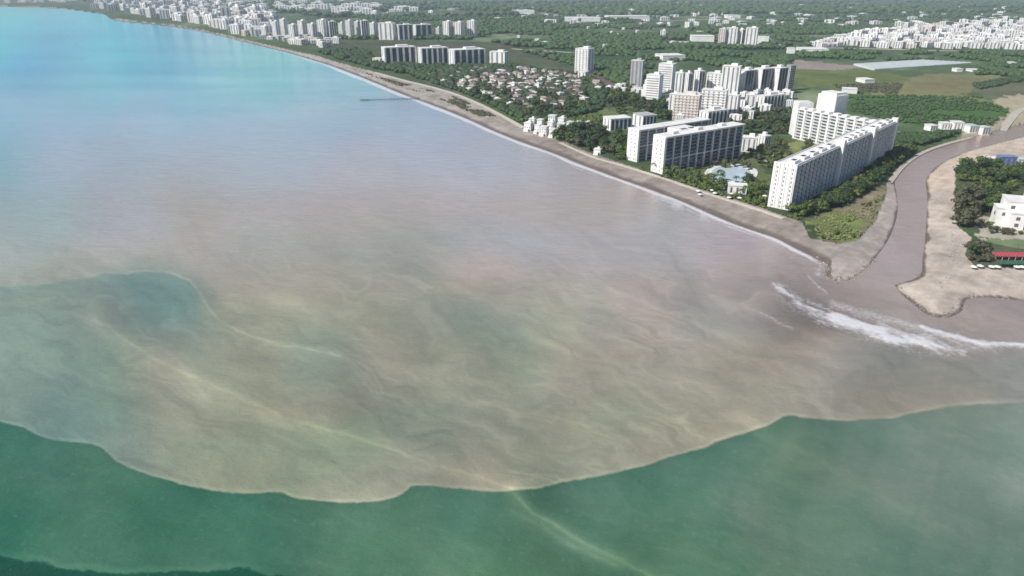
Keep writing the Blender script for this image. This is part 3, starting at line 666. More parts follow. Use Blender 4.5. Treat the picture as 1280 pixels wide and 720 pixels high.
# ------------------------------------------------------------------ mid-distance and far buildings, one by one
def block(name, label, cat, x0, x1, yb, yt, depth, yaw_deg, style='cols', wall='white', roof='roof_white', cols=4, floors=None, pent=True, steps=0, group=None, side=True, win='pane', fin=False):
    yaw = radians(yaw_deg)
    loc, w, d, h = place(x0, x1, yb, yt, depth, yaw)
    o = thing(name, label, cat, loc, yaw, group)
    wl0 = box(o, 'wall', (0, 0, 0), (w, d, h), wall)
    rf0 = box(o, 'roof', (0, 0, h + 0.02), (w + 0.8, d + 0.8, 0.9), roof)
    if pent:
        box(o, 'penthouse', (w * 0.12, d * 0.1, h + 0.94), (w * 0.36, d * 0.45, min(3.2, 0.12 * h + 1)), wall, 0, rf0)
    for s_ in range(steps):
        k = s_ + 1
        box(o, 'terrace', (-w * 0.5 - 2.2 * k + 1.1, 0, 0), (2.2, d, h * (1 - k * 0.8 / (steps + 1))), wall)
    floors = floors or max(2, int(h / 3.4))
    cw = w / cols
    if style == 'wide':
        for i in range(cols):
            box(o, 'window_column', ((i + .5) * cw - w / 2, -d / 2 - 0.03, 0.8), (cw * 0.88, 0.1, h - 1.2), 'glass', 0, wl0)  # broad dark glass stands in for the shade over the whole front
    if style in ('cols', 'grid'):
        for i in range(cols):
            box(o, 'window_column', ((i + .5) * cw - w / 2, -d / 2 - 0.03, 1.2), (cw * (0.62 if yaw_deg > 5 else 0.34), 0.1, h - 2.2), 'glass' if yaw_deg > 5 and h > 12 else win, 0, wl0)  # fronts turned from the sun get darker, wider windows: shade put into colour
        if side:
            for sgn in (-1, 1):
                for i in range(2):
                    box(o, 'window_column', (sgn * (w / 2 + 0.03), (i - .5) * d * 0.45, 1.2), (0.1, d * 0.12, h - 2.2), win, 0, wl0)
    if style in ('bands', 'grid'):
        fh = h / floors
        for j in range(1, floors):
            if style == 'grid':
                box(o, 'floor_slab', (0, -d / 2 - 0.25, j * fh - 0.5), (w - 0.1, 0.7, 1.0), wall)
            else:
                box(o, 'window_band', (0, -d / 2 - 0.04, j * fh - 1.6), (w * 0.88, 0.14, 1.2), win, 0, wl0)
                if side: box(o, 'window_band', (-w / 2 - 0.04, 0, j * fh - 1.6), (0.14, d * 0.7, 1.2), win, 0, wl0)
    if style == 'villa':
        for i in range(cols):
            for j in range(max(1, int(h / 3.2))):
                box(o, 'window', ((i + .5) * cw - w / 2, -d / 2 - 0.03, 0.9 + j * 3.1), (cw * .38, 0.1, 1.5), 'shutter', 0, wl0)
        box(o, 'terrace', (-w * .1, -d / 2 - 1.6, 0), (w * .7, 3.2, min(3.2, h * .5)), wall)
    if fin:
        for i in range(cols + 1):
            box(o, 'fin', (i * cw - w / 2 + (0.2 if i == 0 else -0.2 if i == cols else 0), -d / 2 - 0.5, 0.05), (cw * 0.18, 1.0, h - 0.1), wall)
    return o

B_ = block
# tower cluster behind the twin-slab hotel
B_('apartment_tower', 'slim grey tower at the left end of the tower cluster', 'tower', 787, 803, 110, 76, 14, -20, 'cols', 'grey', cols=3)
B_('terraced_apartment_block', 'white terraced block stepping down between slim grey tower and tall pale tower', 'building', 806, 827, 125, 94, 16, -32, 'bands', steps=3, cols=3)
B_('apartment_tower', 'tall broad pale tower above the white terraced block', 'tower', 821, 843, 114, 80, 20, -30, 'bands', 'white', cols=4)
B_('apartment_block', 'narrow white block just right of the tall broad pale tower', 'building', 842, 853, 120, 91, 12, -25, 'cols', cols=2)
B_('apartment_tower', 'left one of two slim white twin towers with dark slots', 'tower', 854, 863, 122, 92, 12, 25, 'cols', cols=2)
B_('apartment_tower', 'right one of two slim white twin towers with dark slots', 'tower', 865, 878, 121, 89, 13, 25, 'cols', cols=2)
B_('apartment_block', 'white block between the twin slim towers and the capped tower', 'building', 881, 902, 119, 92, 16, -28, 'grid', cols=4)
B_('apartment_tower', 'tall white tower with a flat overhanging cap, left of dark slabs', 'tower', 899, 922, 123, 83, 18, -24, 'cols', cols=4)
B_('shaded_front_slab', 'left dark-fronted slab in the row of three beside capped tower', 'building', 919, 942, 121, 88, 16, 34, 'wide', cols=4, side=False)
B_('shaded_front_slab', 'middle dark-fronted slab in the row of three beside capped tower', 'building', 939, 963, 120, 86, 16, 34, 'wide', cols=4, side=False)
B_('shaded_front_slab', 'right dark-fronted slab at the end of the row of three', 'building', 960, 980, 119, 85, 16, 34, 'wide', cols=3, side=False)
B_('unfinished_tower', 'grey concrete frame tower right of the dark slabs', 'tower', 979, 990, 114, 82, 10, 20, 'grid', 'grey', 'roof_grey', cols=3, pent=False)
B_('apartment_block', 'wide pinkish block with many windows behind the twin-slab hotel', 'building', 840, 874, 152, 119, 16, -26, 'grid', 'cream', cols=7)
B_('apartment_block', 'white block with dark openings right of the wide pinkish block', 'building', 874, 906, 147, 113, 16, -24, 'grid', cols=5)
B_('apartment_block', 'small white block below the capped tower', 'building', 905, 923, 142, 119, 14, -30, 'cols', cols=3)
B_('apartment_block', 'slim white block left of the low dark-fronted block', 'building', 930, 943, 140, 119, 12, -20, 'cols', cols=2)
B_('apartment_block', 'low dark-fronted block with white roof below the dark slabs', 'building', 944, 977, 138, 120, 14, 30, 'cols', cols=6, fin=True)
B_('apartment_block', 'shaded block with white left end close behind the twin-slab hotel roof', 'building', 872, 906, 165, 139, 14, 32, 'cols', cols=5, fin=True)
B_('apartment_block', 'white block left of the wide pinkish block', 'building', 835, 847, 140, 118, 12, -28, 'cols', cols=2)
B_('villa', 'white villa nearest the pool garden, right of twin-slab hotel', 'house', 926, 944, 190, 172, 12, -20, 'cols', cols=3, floors=3)
B_('villa', 'white villa between the pool garden and the V-shaped hotel', 'house', 946, 961, 187, 170, 12, 24, 'cols', cols=3, floors=3)
B_('low_block', 'low pale block with dark front left of the twin-slab hotel', 'building', 753, 789, 164, 148, 20, 20, 'cols', cols=5, pent=False)
B_('low_block', 'low flat-roofed block tucked behind the twin-slab hotel, beside the lawn', 'building', 790, 820, 160, 144, 24, 22, 'cols', 'white', 'roof_grey', cols=4, pent=False)
# seafront villas
VL = [(655, 667, 164, 154, -25, 'leftmost white villa on the seafront, beside the sand'), (668, 677, 167, 157, -30, 'second white villa from the left on the seafront'), (674, 686, 170, 159, -24, 'white villa standing lowest on the seafront, closest to water'),
    (661, 670, 157, 149, -20, 'small white villa behind the leftmost seafront villas'), (671, 680, 160, 150, -26, 'white villa behind the second seafront villa'), (686, 697, 172, 162, -26, 'white villa at the front right corner of the seafront cluster'),
    (684, 694, 163, 153, -30, 'white villa in the heart of the seafront cluster'), (685, 696, 155, 145, -22, 'white villa at the back of the seafront cluster'), (696, 707, 165, 155, -20, 'white villa in the middle of the seafront row'),
    (697, 708, 157, 148, -28, 'white villa on the back row right of centre'), (708, 719, 162, 153, -28, 'white villa right of the middle of the seafront row'), (719, 729, 162, 153, -22, 'white villa third from the right end of the seafront row'),
    (729, 739, 162, 154, -26, 'low white villa second from the right end of the seafront row'), (739, 748, 163, 156, -20, 'low white villa at the right end of the seafront row'), (728, 732, 178, 171, -20, 'small white house alone among the seafront trees'), (742, 752, 193, 187, -20, 'small white kiosk where the grove meets the beach')]
for i, (x0, x1, yb, yt, yaw, lab) in enumerate(VL):
    B_('seafront_villa', lab, 'house', x0, x1, yb, yt, 10, yaw, 'villa', cols=3 if x1 - x0 > 9 else 2, pent=i % 3 == 0, group='white seafront villas')
# second row along the coast, and the lone tower
B_('apartment_block', 'leftmost long block of the second coastal row, its left end sunlit', 'building', 478, 521, 81, 59, 30, 24, 'cols', 'white', cols=5, fin=True)
B_('apartment_block', 'second long block of the second coastal row with purple-grey front', 'building', 523, 561, 81, 60, 28, 24, 'cols', 'white', cols=5, fin=True)
B_('apartment_block', 'third block of the second coastal row with a bright white end', 'building', 561, 607, 83, 62, 34, 26, 'cols', cols=5, fin=True)
B_('apartment_block', 'small white block at the right end of the second coastal row', 'building', 612, 636, 82, 65, 18, -28, 'cols', cols=3)
B_('low_house', 'low white house at the left end of the second coastal row', 'house', 466, 479, 80, 73, 20, -15, 'cols', cols=2, pent=False)
B_('apartment_tower', 'lone white tower standing on the plain behind the village', 'tower', 718, 742, 92, 61, 24, -36, 'grid', cols=4)
B_('low_house', 'low white podium building at the foot of the lone white tower', 'house', 722, 736, 98, 90, 20, -30, 'cols', cols=2, pent=False)
# tall row behind the second row
for i, (x0, x1, yb, yt, yaw, dep_) in enumerate([(342, 352, 49, 27, -25, 26), (352, 362, 46, 24, -25, 26), (362, 374, 50, 31, -20, 26), (374, 386, 47, 26, -28, 28), (386, 398, 49, 30, -24, 26), (398, 412, 46, 25, -25, 28), (412, 421, 46, 27, 22, 24), (424, 432, 47, 29, -20, 22),
        (433, 443, 48, 26, -22, 26), (444, 452, 47, 27, -25, 22), (452, 461, 48, 26, 20, 26), (462, 473, 48, 29, -24, 26), (474, 496, 50, 29, -14, 26), (497, 517, 50, 31, 20, 24), (517, 541, 48, 31, 26, 26), (545, 551, 46, 35, -20, 18), (554, 567, 48, 27, -30, 30), (567, 581, 48, 28, -22, 28), (584, 597, 47, 26, -20, 28)]):
    ord_ = ['first', 'second', 'third', 'fourth', 'fifth', 'sixth', 'seventh', 'eighth', 'ninth', 'tenth', 'eleventh', 'twelfth', 'thirteenth', 'fourteenth', 'fifteenth', 'sixteenth', 'seventeenth', 'eighteenth', 'nineteenth'][i]
    lab = {16: 'slanted-looking white high-rise third from the right end of the tall row', 18: 'white high-rise at the right end of the tall row', 12: 'broad bright white slab in the middle of the tall row', 14: 'dark-fronted slab right of the middle of the tall row'}.get(i, ord_ + ' white high-rise from the left in the tall row inland')
    B_('high_rise', lab, 'building', x0, x1, yb, yt, dep_, yaw, 'cols', cols=3, group='tall row of high-rises')
# slabs and sheds on the plain
for i, (x0, x1, yb, yt, yaw, wl_) in enumerate([(897, 906, 57, 36, -25, 'cream'), (906, 920, 57, 35, -20, 'white'), (921, 930, 57, 37, 28, 'white'), (930, 945, 60, 35, -24, 'white')]):
    B_('high_rise', ['cream slab at the left of four slabs standing on the plain', 'white slab second of four slabs standing on the plain', 'dark-fronted slab third of four slabs on the plain', 'white slab at the right of four slabs on the plain'][i], 'building', x0, x1, yb, yt, 24, yaw, 'cols', wl_, cols=3)
B_('apartment_tower', 'tiny white tower alone among the distant orchards', 'tower', 825, 832, 48, 38, 16, -20, 'cols', cols=2)
for i, (x0, x1, yb, yt, dep_, yaw) in enumerate([(862, 892, 52, 45, 60, -8), (848, 862, 56, 53, 40, -4), (945, 960, 55, 46, 40, -20), (818, 856, 76, 69, 50, 10), (995, 1034, 66, 61, 60, -8), (983, 993, 67, 60, 30, -12), (1070, 1092, 104, 99, 30, 12), (1052, 1070, 117, 111, 26, -20),
        (755, 812, 24, 20, 90, 4), (705, 750, 27, 22, 90, -4), (1258, 1268, 83, 78, 30, -10), (1190, 1202, 90, 86, 30, 5), (1208, 1224, 90, 87, 30, 0), (905, 925, 23, 19, 60, 0), (640, 668, 17, 13, 90, 0), (690, 700, 98, 95, 16, -10)]):
    lab = ['long white shed left of the four slabs on the plain', 'low pale shed far left of the four slabs', 'white annex right of the four slabs on the plain', 'long white shed behind the slim grey tower', 'long pinkish white shed below the right-hand town', 'white shed beside the long shed below the town',
        'small white farm shed on the olive field, right one', 'small white farm shed on the olive field, left one', 'very long bright shed near the skyline, middle', 'bright shed left of the very long shed near the skyline', 'white farmhouse among trees at the right edge', 'small pink-roofed shed below the greenhouse',
        'small pale shed right of the pink-roofed one', 'pale warehouse near the skyline above the four slabs', 'pale warehouse near the skyline left of the long shed', 'small grey shed behind the village'][i]
    B_('farm_shed', lab, 'shed', x0, x1, yb, yt, dep_, yaw, 'none', 'white', 'roof_white', cols=2, pent=False, group='sheds on the plain')
for i, (x0, x1, yb, yt, yaw, rf) in enumerate([(1155, 1170, 164, 157, 8, 'roof_white'), (1172, 1186, 162, 154, -8, 'roof_white'), (1186, 1202, 163, 153, -6, 'roof_white'), (1203, 1220, 165, 157, 6, 'poly'), (1220, 1236, 166, 159, 6, 'poly')]):
    B_('farmhouse', ['leftmost low farmhouse at the end of the white road', 'second low farmhouse along the white road', 'white farmhouse with the highest roof on the white road', 'pale blue-grey farm shed right of the white farmhouses', 'rightmost pale farm shed by the river track'][i], 'house', x0, x1, yb, yt, 14, yaw, 'cols', 'white', rf, cols=3, pent=False, side=False)
# right bank of the river
for i, (x0, x1, yb, yt, wl_, rf) in enumerate([(1224, 1244, 206, 198, 'white', 'roof_white'), (1244, 1266, 209, 196, 'blue', 'blue'), (1266, 1284, 207, 199, 'white', 'poly')]):
    B_('riverside_shed', ['low white shed behind the right-bank grove', 'blue tarpaulin-covered shed behind the right-bank grove', 'pale shed at the right edge behind the grove'][i], 'shed', x0, x1, yb, yt, 9, -6, 'cols', wl_, rf, cols=3, pent=False, side=False, win='shutter')
gx, gy = at(1277, 286)
wh = thing('stepped_white_house', 'stepped white house among trees at the right edge', 'house', (gx, gy, 3), -0.35)
wh.scale = (1.35, 1.35, 1.45); FOOT.append((gx, gy + 10, 23))
for nm, c, s_ in [('wall', (0, 8, 0), (18, 14, 13)), ('wall', (-9.5, 6, 0), (7, 9, 9)), ('wall', (-4, -0.5, 0), (7, 6, 8)), ('wall', (8, 12, 0), (12, 14, 19)), ('wall', (3.5, -1.2, 0), (6, 7, 10.5))]:
    box(wh, nm, c, s_, 'white'); box(wh, 'roof', (c[0], c[1], s_[2] + 0.02), (s_[0] + 0.5, s_[1] + 0.5, 0.5), 'roof_white')
for c in [(-9.5, 1.46, 5.5), (-4, -3.54, 5), (-4, -3.54, 1.6), (3.5, -4.74, 7), (3.5, -4.74, 2), (-6.5, 0.96, 9.5), (5, 4.96, 14.5), (10.5, 4.96, 14.5), (-13.03, 5, 5)]:
    box(wh, 'window', c, (1.9 if c[0] > -12 else 0.1, 0.1 if c[0] > -12 else 1.9, 1.7), 'shutter')
for j in range(2):
    box(wh, 'balcony', (3.5, -5.3, 3.8 + j * 3.4), (5, 1.2, 0.9), 'white')
gx, gy = at(1262, 324)
rw = thing('beach_awning', 'long red awning on posts by the right-bank shore', 'awning', (gx, gy, 3), -0.04)
def canopy_mesh(name, w, d, h, rise, m, folds=9):
    b = MB()
    for i in range(folds):
        x0, x1 = -w / 2 + w * i / folds, -w / 2 + w * (i + 1) / folds; xm = (x0 + x1) / 2
        for a_, c_ in ((x0, xm), (xm, x1)):
            za, zc = (0, .25) if a_ == x0 else (.25, 0)
            b.quad((a_, -d / 2, h + za), (c_, -d / 2, h + zc), (c_, d / 2, h + rise + zc), (a_, d / 2, h + rise + za))
            b.quad((a_, -d / 2, h + za - .5), (c_, -d / 2, h + zc - .5), (c_, -d / 2, h + zc), (a_, -d / 2, h + za))
    return b.mesh(name, [m])
mesh_part(rw, 'canopy', canopy_mesh('awning_canopy', 22, 4.6, 2.8, 1.1, 'red'))
for i in range(6):
    for yy in (-2.5, 2.5): box(rw, 'post', (-10.5 + 4.2 * i, yy * .84, 0), (.15, .15, 2.8 if yy < 0 else 3.8), 'white')
gx, gy = at(1268, 333)
gw = thing('beach_awning', 'dark green awning in front of the long red awning', 'awning', (gx, gy, 3), -0.04)
mesh_part(gw, 'canopy', canopy_mesh('green_canopy', 20, 4.0, 2.4, 0.5, 'green_cloth', 6))
for i in range(5):
    for yy in (-1.8, 1.8): box(gw, 'post', (-9.5 + 4.7 * i, yy, 0), (.12, .12, 2.4), 'wood')
ub = MB()
for i in range(8):
    a0, a1 = 2 * pi * i / 8, 2 * pi * (i + 1) / 8
    ub.quad((0, 0, 2.9), (2 * cos(a0), 2 * sin(a0), 2.2), (2 * cos(a1), 2 * sin(a1), 2.2))
    ub.quad((2 * cos(a0), 2 * sin(a0), 2.2), (2 * cos(a0), 2 * sin(a0), 1.95), (2 * cos(a1), 2 * sin(a1), 1.95), (2 * cos(a1), 2 * sin(a1), 2.2))
UMB = ub.mesh('umbrella_canopy', ['white'])
for i in (0, 1, 3, 4, 7, 8):
    gx, gy = at(1216 + i * 7.6 + rng.uniform(-1, 1), 337 + 0.25 * i + rng.uniform(-.8, .8), 2)
    o = thing('beach_umbrella', 'white umbrella in the row on the sand below the red awning', 'umbrella', (gx, gy, gz(gx, gy) - .2), 0, 'white beach umbrellas')
    mesh_part(o, 'canopy', UMB); box(o, 'pole', (0, 0, 0), (.08, .08, 2.85), 'wood')

# pool garden
P = [(888, 217), (893, 211), (905, 208), (925, 209), (938, 214), (936, 222), (926, 228), (912, 226), (898, 224)]
def flat(name, label, cat, px, z, m, thick=0.35, par=None):
    Q = smooth_line(np.vstack([line(px, z), line(px[:1], z)]), 3)[:-1]; c = Q.mean(0)
    b = MB(); n = len(Q)
    b.quad(*[(p[0] - c[0], p[1] - c[1], thick) for p in Q[::-1]] if np.cross(Q[1] - Q[0], Q[2] - Q[1]) < 0 else [(p[0] - c[0], p[1] - c[1], thick) for p in Q])
    for i in range(n):
        p, r = Q[i] - c, Q[(i + 1) % n] - c
        b.quad((p[0], p[1], 0), (r[0], r[1], 0), (r[0], r[1], thick), (p[0], p[1], thick))
    me = b.mesh(name, [m])
    if par: return mesh_part(par, name, me, (c[0] - par.location.x, c[1] - par.location.y, z - par.location.z))
    o = bpy.data.objects.new(name, me); COL.objects.link(o); o.location = (c[0], c[1], z)
    return o
pc = at(912, 218)
pool = thing('swimming_pool', 'pale blue freeform pool with white paved deck between the two hotels', 'pool', (pc[0], pc[1], 3.1))
grow = lambda px, k: [(912 + (x - 912) * k, 217.5 + (y - 217.5) * k) for x, y in px]
flat('deck', '', '', grow(P, 1.32), 3.05, 'deck', 0.35, pool); flat('basin_rim', '', '', grow(P, 1.06), 3.2, 'white', 0.32, pool); flat('water', '', '', P, 3.22, 'pool', 0.33, pool)
FOOT.append((pc[0], pc[1], 24))
B_('pool_bar', 'small white pool bar between pool and beach', 'building', 909, 932, 243, 232, 9, -14, 'cols', 'white', cols=3, pent=False, side=False, win='shutter')
for i in range(14):
    gx, gy = at(rng.uniform(872, 956), rng.uniform(238, 250)); 
    if any(hypot(gx - f[0], gy - f[1]) < f[2] - 12 for f in FOOT): continue
    o = thing('beach_umbrella', 'white umbrella on the garden edge in front of the hotels', 'umbrella', (gx, gy, gz(gx, gy) - .2), 0, 'white garden umbrellas')
    mesh_part(o, 'canopy', UMB); box(o, 'pole', (0, 0, 0), (.08, .08, 2.85), 'wood')

# jetty
J0, J1 = np.array(at(456, 126, 0)), np.array(at(524, 124, 0))
ja = atan2(J1[1] - J0[1], J1[0] - J0[0]); JL = float(np.hypot(*(J1 - J0)))
jt = thing('jetty', 'long dark wooden jetty with a platform head on the far beach', 'jetty', (J0[0], J0[1], 0), ja)
nP = 24
for i in range(nP): box(jt, 'deck_plank', (JL * (i + .5) / nP, 0, 1.5), (JL / nP - 0.15, 3.2, .3), 'wood')
for i in range(4): box(jt, 'head_plank', (-6 + 3.6 * i, 0, 1.52), (3.4, 6.5, .35), 'wood')
box(jt, 'bollard', (-5, 2, 1.88), (.5, .5, .9), 'wood')
for i in range(13):
    for s_ in (-1, 1): box(jt, 'pile', (JL * i / 13, s_ * 1.3, -1.5), (.4, .4, 3.0), 'wood')

# greenhouses
g0, g1 = np.array(at(1093, 88)), np.array(at(1214, 80))
ga = atan2(g1[1] - g0[1], g1[0] - g0[0]); GL = float(np.hypot(*(g1 - g0)))
gh = thing('greenhouse', 'long pale polythene greenhouse of many spans on the right-hand fields', 'greenhouse', (g0[0], g0[1], 3), ga)
b = MB(); K = 8
for i in range(K):
    a0, a1 = pi * i / K, pi * (i + 1) / K
    b.quad((0, -cos(a0) * 4.2, sin(a0) * 2 + 2), (1, -cos(a0) * 4.2, sin(a0) * 2 + 2), (1, -cos(a1) * 4.2, sin(a1) * 2 + 2), (0, -cos(a1) * 4.2, sin(a1) * 2 + 2))
b.quad((0, -4.2, 0), (1, -4.2, 0), (1, -4.2, 2), (0, -4.2, 2)); b.quad((0, 4.2, 2), (1, 4.2, 2), (1, 4.2, 0), (0, 4.2, 0))
for x in (0, 1): b.quad(*[(x, -cos(pi * i / K) * 4.2, sin(pi * i / K) * 2 + 2) for i in range(K + 1)] + [(x, 4.2, 0), (x, -4.2, 0)])
SPAN = b.mesh('tunnel_span', ['poly'])
for i in range(10): mesh_part(gh, 'tunnel_span', SPAN, (i * 4.0, 4.2 + i * 8.5, 0), 0, (GL - i * 9, 1, 1))
for t in np.linspace(0, 1, 9): FOOT.append((g0[0] + (g1 - g0)[0] * t, g0[1] + (g1 - g0)[1] * t + 40, 60))

# ------------------------------------------------------------------ roads
def ribbon(name, px, w, m, z=3.42):
    Q = smooth_line(line(px, 3.0), 5); t = np.gradient(Q, axis=0); t /= np.hypot(t[:, 0], t[:, 1])[:, None]
    nrm = np.stack([-t[:, 1], t[:, 0]], -1) * w / 2
    b = MB(); zz = land_z(bank_dist(Q[:, 0], Q[:, 1])) + (z - 3.0)
    for i in range(len(Q) - 1):
        p, r, p2, r2 = Q[i] - nrm[i], Q[i] + nrm[i], Q[i + 1] - nrm[i + 1], Q[i + 1] + nrm[i + 1]; z0, z1 = zz[i], zz[i + 1]
        b.quad((*p, z0), (*p2, z1), (*r2, z1), (*r, z0)); b.quad((*p, z0 - .8), (*p2, z1 - .8), (*p2, z1), (*p, z0)); b.quad((*r2, z1 - .8), (*r, z0 - .8), (*r, z0), (*r2, z1))
    o = bpy.data.objects.new(name, b.mesh(name, [m])); COL.objects.link(o); o['kind'] = 'structure'
    return Q
ROADS = [ribbon('road', [(1118, 166), (1140, 166), (1158, 167), (1190, 166), (1215, 166)], 9, 'road'),
    ribbon('road', [(1250, 164), (1262, 150), (1275, 138), (1300, 130)], 10, 'road'), ribbon('promenade', [(470, 91), (505, 100.5), (540, 109), (570, 118), (600, 130.5), (628, 145), (655, 160)], 6, 'promenade'),
    ribbon('promenade', [(700, 178), (740, 195), (790, 210), (840, 226), (880, 240), (930, 256), (980, 273)], 4, 'promenade', 3.35), ribbon('road', [(726, 97), (732, 108), (738, 118), (744, 132)], 9, 'road'),
    ribbon('road', [(1112, 226), (1128, 206), (1150, 190), (1180, 178.5), (1215, 169)], 5, 'road', 3.44), ribbon('road', [(640, 61), (720, 66), (820, 70), (900, 77), (990, 77)], 12, 'road', 3.43),
    ribbon('road', [(955, 204), (966, 196), (960, 188), (948, 190)], 4, 'promenade', 3.41), ribbon('road', [(960, 60), (1040, 60), (1120, 62), (1280, 66)], 16, 'road', 3.45), ribbon('road', [(830, 26), (900, 24), (1000, 22)], 20, 'road', 3.45)]
ROADP = np.vstack(ROADS)

# ------------------------------------------------------------------ towns: blocks too far to show parts
def city_mesh(k):
    r = random.Random(k); b = MB()
    b.box(-.5, .5, -.5, .5, 0, 1, 0, 1)
    if k % 3 != 2: b.box(-.28 + .1 * (k % 2), .16, -.2, .25, 1.0, 1.0 + r.uniform(.08, .2), 0, 1)
    n = r.choice([2, 3, 3, 4])
    for i in range(n):
        x = -.5 + (i + .5) / n; w_ = .17 / n
        b.box(x - w_, x + w_, -.52, -.499, .06, .93, 2); b.box(x - w_, x + w_, .499, .52, .06, .93, 2)
    for s_ in (-1, 1):
        for yy in (-.2, .2): b.box(min(s_ * .499, s_ * .52), max(s_ * .499, s_ * .52), yy - .06, yy + .06, .06, .93, 2)
    return b.mesh('town_block', [['white', 'white', 'cream', 'white', 'white', 'white'][k % 6], ['roof_white', 'roof_grey', 'roof_white', 'roof_white'][k % 4], 'pane'])
CITY = [city_mesh(k) for k in range(12)]
def town(n, poly, name, label, cat, group, wr, hr, yawr, gap, big=None):
    P = poly_px(poly); lo, hi = P.min(0), P.max(0); placed = []; tries = 0
    while len(placed) < n and tries < n * 60:
        tries += 1
        # even spread over the area in image pixels, so near and far rows both fill
        a_, b_ = np.min(poly, 0), np.max(poly, 0)
        px, py = rng.uniform(a_[0], b_[0]), rng.uniform(a_[1], b_[1])
        if not inside(np.array([px]), np.array([py]), poly)[0]: continue
        x, y = at(px, py)
        w, d, h = rng.uniform(*wr), rng.uniform(*wr) * .8, rng.uniform(*hr) * (1.5 if rng.random() < .12 else 1)
        if any(hypot(x - p[0], y - p[1]) < gap * (w + p[2]) for p in placed): continue
        if any(abs(x - f[0]) < 300 and hypot(x - f[0], y - f[1]) < f[2] + w * .4 for f in FOOT): continue
        placed.append((x, y, w))
        o = bpy.data.objects.new(name, CITY[rng.integers(len(CITY))]); COL.objects.link(o)
        o.location = (x, y, 2.9); o.scale = (w, d, h); o.rotation_euler = (0, 0, radians(rng.choice(yawr) + rng.uniform(-8, 8)))
        ci = CITY.index(o.data)
        t_ = (px - a_[0]) / (b_[0] - a_[0])
        where = 'at its left end' if t_ < .2 else 'left of its middle' if t_ < .4 else 'in its middle' if t_ < .6 else 'right of its middle' if t_ < .8 else 'at its right end'
        tone = ['white', 'white', 'cream', 'white', 'white', 'white'][ci % 6]; top = ['flat', 'grey', 'stepped', 'broad flat'][ci % 4]
        size = 'tall' if h > hr[0] + .72 * (hr[1] - hr[0]) else 'low' if h < hr[0] + .3 * (hr[1] - hr[0]) else 'mid-height'
        o['label'] = f'{size} {tone} block with {top} roof {label}, {where}'; o['category'] = cat; o['group'] = group
    for p in placed: FOOT.append((p[0], p[1], p[2] * .5))
    return placed
def suburb(n, poly, name, label):
    """blocks too far off to tell apart, as one mass"""
    b = MB(); a_, b_ = np.min(poly, 0), np.max(poly, 0); k = 0
    while k < n:
        px, py = rng.uniform(a_[0], b_[0]), rng.uniform(a_[1], b_[1])
        if not inside(np.array([px]), np.array([py]), poly)[0]: continue
        k += 1; x, y = at(px, py); w, d, h = rng.uniform(30, 70), rng.uniform(30, 60), rng.uniform(12, 32)
        b.box(x - w / 2, x + w / 2, y - d / 2, y + d / 2, 2.9, 2.9 + h, 0, 1); b.box(x - w / 6, x + w / 6, y - d / 6, y + d / 6, 2.91 + h, 6 + h, 0, 1)
        for q_ in (-.3, 0, .3): b.box(x + w * q_ - w * .05, x + w * q_ + w * .05, y - d / 2 - .6, y - d / 2 + .1, 5, h, 2)
    o = bpy.data.objects.new(name, b.mesh(name, ['white', 'roof_white', 'pane'])); COL.objects.link(o); o['kind'] = 'stuff'; o['label'] = label; o['category'] = 'buildings'
town(270, [(112, 11), (150, 15), (185, 21), (225, 26), (265, 33), (300, 43), (335, 48), (345, 45), (342, 18), (300, 12), (220, 6), (150, 6)], 'city_block', 'in the far shore city', 'building', 'far coastal city blocks', (26, 42), (22, 42), (-35, -20, 20), .40)
town(26, [(300, 44), (340, 50), (370, 56), (410, 60), (425, 53), (395, 50), (345, 47)], 'city_block', 'before the tall row', 'building', 'low blocks by the tall row', (16, 28), (9, 16), (-35, -20, 20), .62)
suburb(130, [(0, 4), (60, 3), (140, 5), (340, 12), (420, 20), (520, 14), (420, 4), (240, 1), (60, 0)], 'far_suburb', 'hazy suburb of pale blocks behind the far city')
town(290, [(1050, 56), (1060, 46), (1090, 40), (1130, 34), (1200, 30), (1290, 26), (1290, 62), (1200, 61), (1140, 61), (1080, 60)], 'town_block', 'in the right-hand town', 'building', 'right-hand town blocks', (20, 32), (11, 18), (-32, -24, 26), .42)
town(46, [(832, 128), (860, 122), (925, 118), (988, 116), (986, 138), (925, 150), (850, 156), (836, 150)], 'low_block', 'among the tower cluster', 'building', 'low blocks between the towers', (9, 17), (6, 14), (-32, -24, 28), .62)
town(22, [(752, 112), (790, 104), (840, 108), (838, 126), (790, 118)], 'low_block', 'left of the tower cluster', 'building', 'low blocks left of the towers', (8, 14), (4, 8), (-32, -24, 28), .8)
town(18, [(1008, 57), (1050, 46), (1056, 57), (1030, 60)], 'town_block', 'beside the right-hand town', 'building', 'low blocks left of the town', (18, 30), (7, 12), (-20, 15), .6)
town(190, [(440, 4), (900, 4), (1280, 4), (1280, 26), (1080, 36), (960, 34), (760, 36), (640, 26), (440, 20)], 'farmhouse', 'in the distant orchards', 'house', 'scattered distant houses', (18, 42), (7, 15), (-30, 0, 20), .9)
town(34, [(600, 30), (980, 34), (1000, 60), (760, 64), (640, 54)], 'farmhouse', 'in the near orchard belt', 'house', 'orchard farmhouses', (9, 20), (5, 9), (-30, 0, 20), 2.0)

